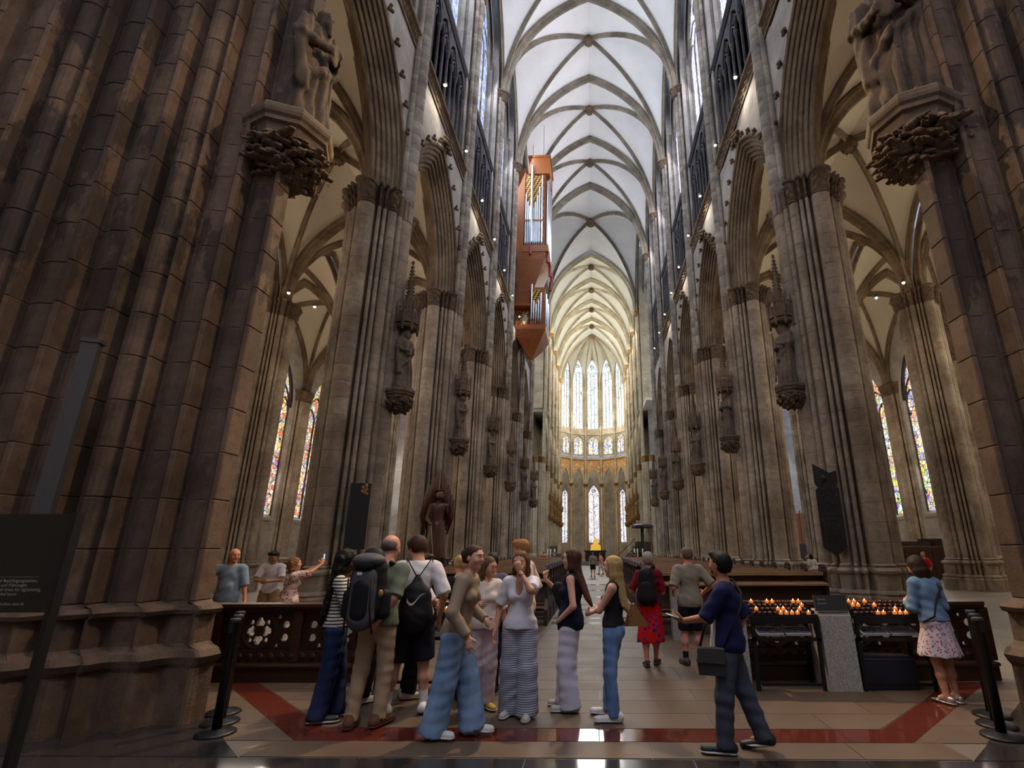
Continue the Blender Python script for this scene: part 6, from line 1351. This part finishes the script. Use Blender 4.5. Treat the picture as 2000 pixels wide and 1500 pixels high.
# 16 denim jacket
p16 = person('dark-haired woman in denim jacket and floral skirt at the candle rack', 3.84, 6.46, D2(10), 1.53, 'f', 'warm', dict(k='bob', m='dark_brown_hair', c=srgb(34, 22, 18), l=.24, w=1.1, v=1.1), dict(m=denim('jacket_denim', srgb(96, 122, 150), .3), sl=1.9, hem=.04, e=.03, wr=1.3, name='jacket'), dict(k='skirt', m=floral('pink_floral', srgb(196, 182, 190), [srgb(140, 56, 74), srgb(120, 70, 100), srgb(196, 182, 190), srgb(160, 80, 92)], 40, .26), r=.235, hem=.47), dict(m=plain('silver_sandal', srgb(180, 174, 170), .3, .5), sandal=1), dict(R=dict(w=(.1, .26, 1.0), p=(.45, -.5, -1)), L=dict(w=(-.1, .26, 1.0), p=(-.45, -.5, -1))), dict(L=dict(p=(-.06, -.03)), R=dict(p=(.08, .0))), head=(8, 28), lean=(0, .05), face=False, seed=17.)
# 17-19 beyond the left balustrade
person('bald man in light blue tee with raised hand behind the balustrade', -6.35, 9.3, D2(-165), 1.66, 'm', 'pink', dict(k='bald', m='grey_hair', c=srgb(150, 120, 104)), dict(m=cloth('sky_tee', srgb(122, 146, 178)), sl=.85, hem=-.08, e=.03, belly=.04), dict(k='pants', m=cloth('stone_trousers', srgb(178, 166, 148)), r=(.06, .05, .045)), dict(m=W_brown), dict(R=dict(w=(.3, .22, 1.38), p=(1, -.2, -1), f=(0, .1, 1), n=(0, 1, 0)), L=dict(w=(-.3, .04, .8))), head=(40, 4), girth=1.14, seed=18.)
person('young man in white tee and khaki shorts reading his phone', -6.7, 11.1, D2(-170), 1.63, 'm', 'tan', dict(k='short', m='black_hair', c=(.008, .007, .007)), dict(m=C_white, sl=.7, hem=-.04, e=.025), dict(k='shorts', m=cloth('tan_shorts', srgb(150, 122, 88)), r=(.068, .062, .056), hem=.5), dict(m=W_white), dict(R=dict(w=(.08, .3, 1.05), p=(1, -.5, -.6)), L=dict(w=(-.06, .3, 1.04), p=(-1, -.5, -.6))), dict(L=dict(p=(-.18, .0)), R=dict(p=(.16, 0))), head=(-10, 24), seed=19.)
p19 = person('woman in red and white blouse holding a phone up to photograph', -5.2, 9.2, D2(-48), 1.5, 'f', 'pink', dict(k='curly', m='dark_blonde_hair', c=srgb(140, 104, 66), l=.2, w=1.1, v=1.12, back=.05, front=.05), dict(m=floral('red_white_print', srgb(206, 186, 180), [srgb(160, 60, 58), srgb(176, 84, 80), srgb(206, 186, 180), srgb(150, 46, 50)], 34, .3), sl=.8, hem=-.03, e=.035, loose=.15, name='blouse'), dict(k='pants', m=cloth('white_trousers', srgb(206, 196, 186)), r=(.062, .05, .045)), dict(m=W_white), dict(R=dict(w=(.1, .42, 1.4), p=(1, -.2, -.8), f=(-.3, .2, 1), n=(-1, 0, 0), c=.8), L=dict(w=(.0, .42, 1.38), p=(-1, -.2, -.8), f=(.3, .2, 1), n=(1, 0, 0), c=.8)), head=(-20, -6), face=False, seed=20.)
# far visitors
FARP = [('far walker in grey shirt with shoulder strap in the middle of the nave', -.12, 34.3, 5, 1.5, 'm', C_grey, C_black, 'crop', None), ('far walker in a coral blouse beside the grey shirt', .42, 37.6, 60, 1.45, 'f', cloth('coral_blouse', srgb(222, 132, 104)), C_white, 'bun', None), ('man in white tee standing beyond the right pews', 4.98, 36, 0, 1.5, 'm', C_white, C_navy, 'short', None), ('visitor with backpack and white top past the second right pier', 9.6, 24.2, -5, 1.42, 'f', C_white, C_black, 'long', None), ('woman in bright red top by the confessional', 13.2, 22.0, 110, 1.5, 'f', cloth('scarlet_top', srgb(206, 40, 36)), C_black, 'bun', None), ('person in red sitting near the left candles', -3.75, 39.2, 150, 1.5, 'f', cloth('scarlet_top', srgb(206, 40, 36)), C_black, 'crop', None), ('person in grey-blue beside the one in red', -3.05, 40.0, 120, 1.5, 'm', cloth('slate_shirt', srgb(92, 92, 104)), C_black, 'crop', None), ('dark-haired person seated at the right of the crossing', 2.8, 38.4, 20, 1.45, 'f', C_black, C_black, 'short', None), ('second dark-haired person seated at the right of the crossing', 3.6, 39.2, -20, 1.45, 'm', C_black, C_black, 'short', None), ('person in red far off in the choir', -1.6, 52, 170, 1.6, 'f', cloth('scarlet_top', srgb(206, 40, 36)), C_black, 'bun', None)]
for i, (lb, x, y, r, H, sx, tp, bt, hk, _) in enumerate(FARP):
    person(lb, x, y, D2(r), H, sx, 'warm', dict(k=hk, **(HB_ if i % 2 else dict(m='grey_brown_hair', c=srgb(110, 98, 86)))), dict(m=tp, sl=.8, hem=-.05, e=.03), dict(k='shorts', m=bt, r=(.065, .06, .055), hem=.45) if i in (0, 1) else dict(k='pants', m=bt, r=(.06, .05, .045)), dict(m=W_black), feet=dict(L=dict(p=(-.09, .12)), R=dict(p=(.09, -.12))) if i < 2 else None, near=False, face=False, seed=i)
# ================================================================== things people wear or hold
def strap(pts, r, mat, name, parent): return MB().tube(pts, r, 6).ob(name, mat, parent, True)
def put(name, p, v, rz=0., **kw): return empty(name, wpt(p, v), p['t'].rotation_euler[2] + rz, **kw)
# large trekking backpack on the older man
C_gry2 = cloth('grey_nylon', srgb(78, 78, 84), .6); C_blk2 = cloth('black_nylon', (.010, .010, .012), .6)
b = put('backpack', p2, (-.05, -.20, .98), label='large black and grey trekking backpack on the older man', cat='backpack'); b.scale = (1.18, 1.1, 1.08)
sdf_obj('main_bag', [cap((0, 0, .1), (0, .0, .40), .165, .15, .04, ((0, 1, 0), .75)), cap((0, .02, .46), (0, .04, .52), .12, .10, .05, ((0, 1, 0), .8))], .012, C_blk2, b, wrinkle(.003))
sdf_obj('front_panel', [cap((0, -.085, .02), (0, -.075, .36), .12, .11, .03, ((0, 1, 0), .55))], .012, C_gry2, b, wrinkle(.003)); sdf_obj('front_pocket', [cap((0, -.13, .06), (0, -.125, .27), .075, .07, .02, ((0, 1, 0), .5))], .01, C_blk2, b); sdf_obj('lid', [ell((0, -.03, .5), (.14, .13, .07), .02)], .012, C_gry2, b); sdf_obj('lid_pocket', [ell((.0, -.11, .46), (.085, .05, .06), .02)], .01, C_blk2, b)
for sx in (-1, 1): sdf_obj('side_pocket', [cap((sx * .15, 0, .05), (sx * .15, 0, .2), .06, .055, .02)], .012, C_blk2, b); strap([(sx * .12, .14, .48), (sx * .14, .25, .44), (sx * .16, .2, .2), (sx * .15, .08, .05)], .022, C_blk2, 'shoulder_strap', b); strap([(sx * .1, -.16, .35), (sx * .1, -.15, .1), (sx * .12, -.1, -.12)], .007, C_blk2, 'compression_strap', b)
MB().box(-.02, .02, -.185, -.178, .38, .405).ob('logo_patch', W_white, b); MB().ball((.16, -.1, .22), .022, 8, 6, (1, 1, 1.6)).ob('charm', M_gold, b, True)
# drawstring bag with a swoosh
b = put('drawstring_bag', p3, (.02, -.20, .93), label='black drawstring bag with a white swoosh on the young man', cat='bag')
sdf_obj('sack', [cap((0, .01, .04), (0, .03, .2), .19, .155, .03, ((0, 1, 0), .42)), cap((0, .03, .2), (0, .05, .42), .155, .025, .03, ((0, 1, 0), .5))], .011, C_blk2, b, wrinkle(.004))
for sx in (-1, 1): strap([(sx * .015, .045, .42), (sx * .08, .055, .52), (sx * .13, .10, .60), (sx * .14, .24, .56)], .007, C_blk2, 'cord', b)
sw = []
for i, tt in enumerate(np.linspace(0, 1, 14)): sw.append((-.085 + .19 * tt, .0 + .085 * tt - .09 * math.sin(pi * min(tt * 1.35, 1)) * (1 - tt) * 1.0))
lo_ = [(x_, z_) for x_, z_ in sw]; up_ = [(x_ + .0, z_ + .030 * (1 - tt) ** .8 * (1 if i else 1.3)) for i, ((x_, z_), tt) in enumerate(zip(sw, np.linspace(0, 1, 14)))]
V = [(x_, -.068 - .012 * (1 - abs(x_) / .12), .17 + z_) for x_, z_ in lo_] + [(x_, -.068 - .012 * (1 - abs(x_) / .12), .17 + z_) for x_, z_ in up_]; V2 = [(a, c - .012, d) for a, c, d in V]; n = 14
ob('swoosh', mesh('swoosh', V2, [(i, i + 1, n + i + 1, n + i) for i in range(n - 1)], W_white), b)
# small black backpack on the woman in red
b = put('backpack', p13, (-.03, -.17, .88), label='small black backpack worn by the woman in the red skirt', cat='backpack'); sdf_obj('main_bag', [cap((0, 0, .08), (0, .02, .36), .15, .125, .04, ((0, 1, 0), .6))], .013, C_blk2, b, wrinkle(.003)); sdf_obj('front_pocket', [cap((0, -.08, .08), (0, -.07, .2), .1, .09, .02, ((0, 1, 0), .4))], .013, C_blk2, b)
for sx in (-1, 1): strap([(sx * .08, .05, .46), (sx * .11, .11, .52), (sx * .12, .24, .46), (sx * .14, .2, .2)], .017, C_blk2, 'shoulder_strap', b)
# crossbody bag, phone of the man in the polo
b = put('crossbody_bag', p15, (-.17, .13, .60), .0, label='dark grey crossbody bag at the hip of the man in the polo', cat='bag'); MB().add([(-.035, -.11, 0), (.03, -.11, 0), (.03, .11, .0), (-.035, .11, .0), (-.045, -.12, .1), (.035, -.12, .1), (.035, .12, .1), (-.045, .12, .1), (-.03, -.105, .215), (.025, -.105, .215), (.025, .105, .215), (-.03, .105, .215)], [(3, 2, 1, 0)] + [(4 * k + i, 4 * k + (i + 1) % 4, 4 * k + 4 + (i + 1) % 4, 4 * k + 4 + i) for k in range(2) for i in range(4)] + [(8, 9, 10, 11)]).ob('pouch', cloth('grey_leather', srgb(58, 56, 56), .5), b); MB().obox((-.044, 0, .155), (.005, 0, .002), (0, .112, 0), (.007, 0, .055)).ob('flap', cloth('grey_leather', srgb(58, 56, 56), .5), b)
_o = np.array((-.17, .13, .60)); strap([np.array(v) - _o for v in ((-.17, .03, .80), (-.2, -.06, .98), (-.14, -.145, 1.14), (.01, -.145, 1.25), (.08, -.075, 1.345), (.10, .0, 1.36), (.08, .09, 1.25), (-.06, .18, .98), (-.17, .23, .80))], .011, C_blk2, 'strap', b)
M_scr = NT('phone_screen').col((.05, .06, .07)).set(.15).emit((.55, .7, .75), .35).m
def phone(p, v, rz, rx, label, scr=M_scr):
    o = put('phone', p, v, rz, label=label, cat='phone'); o.rotation_euler[0] = rx; MB().box(-.036, .036, -.074, .074, -.004, .004, .002).ob('case', W_black, o); MB().box(-.032, .032, -.068, .068, .0042, .0052).ob('screen', scr, o); return o
phone(p15, p15['A']['L'][2] + np.array((.0, .1, .035)), 0, .25, 'smartphone in the hand of the man in the polo')
phone(p19, np.array((.05, .46, 1.5)), 0, pi / 2, 'smartphone held up by the woman in the red blouse', NT('bright_phone_screen').col((.1, .2, .4)).emit((.35, .6, 1), 1.2).m)
# handbag of the blonde, strap of the denim woman and of the blond man
b = put('handbag', p12, (.14, -.19, .84), .3, label='small brown leather handbag behind the blonde woman', cat='bag'); MB().prism([(-.16, 0), (.10, .0), (.02, .22), (-.02, .22)], -.04, .04, 'x').ob('pouch', plain('tan_leather', srgb(138, 98, 54), .5), b); strap([(0, .0, .2), (-.02, .06, .4), (-.06, .14, .46)], .007, plain('tan_leather', srgb(138, 98, 54), .5), 'strap', b)
strap([p16['shc'] + np.array((.1, -.02, .05)), p16['shc'] + np.array((.09, -.13, -.06)), p16['shc'] + np.array((-.02, -.15, -.2)), p16['hipc'] + np.array((-.12, -.155, .1)), p16['hipc'] + np.array((-.19, -.05, .03))], .011, C_blk2, 'bag_strap', p16['t']); strap([p9['shc'] + np.array((-.1, .0, .06)), p9['shc'] + np.array((-.13, .08, -.08)), p9['shc'] + np.array((-.1, .12, -.2)), p9['hipc'] + np.array((.1, .12, .1))], .016, C_blk2, 'bag_strap', p9['t'])
b = put('shoulder_bag', p11, (.16, .12, .98), label='black shoulder bag on the far side of the navy top', cat='bag'); sdf_obj('pouch', [cap((0, -.05, 0), (0, .05, .2), .09, .08, .02, ((1, 0, 0), .5))], .012, C_blk2, b); strap([(0, 0, .22), (-.02, -.08, .4)], .008, C_blk2, 'strap', b)
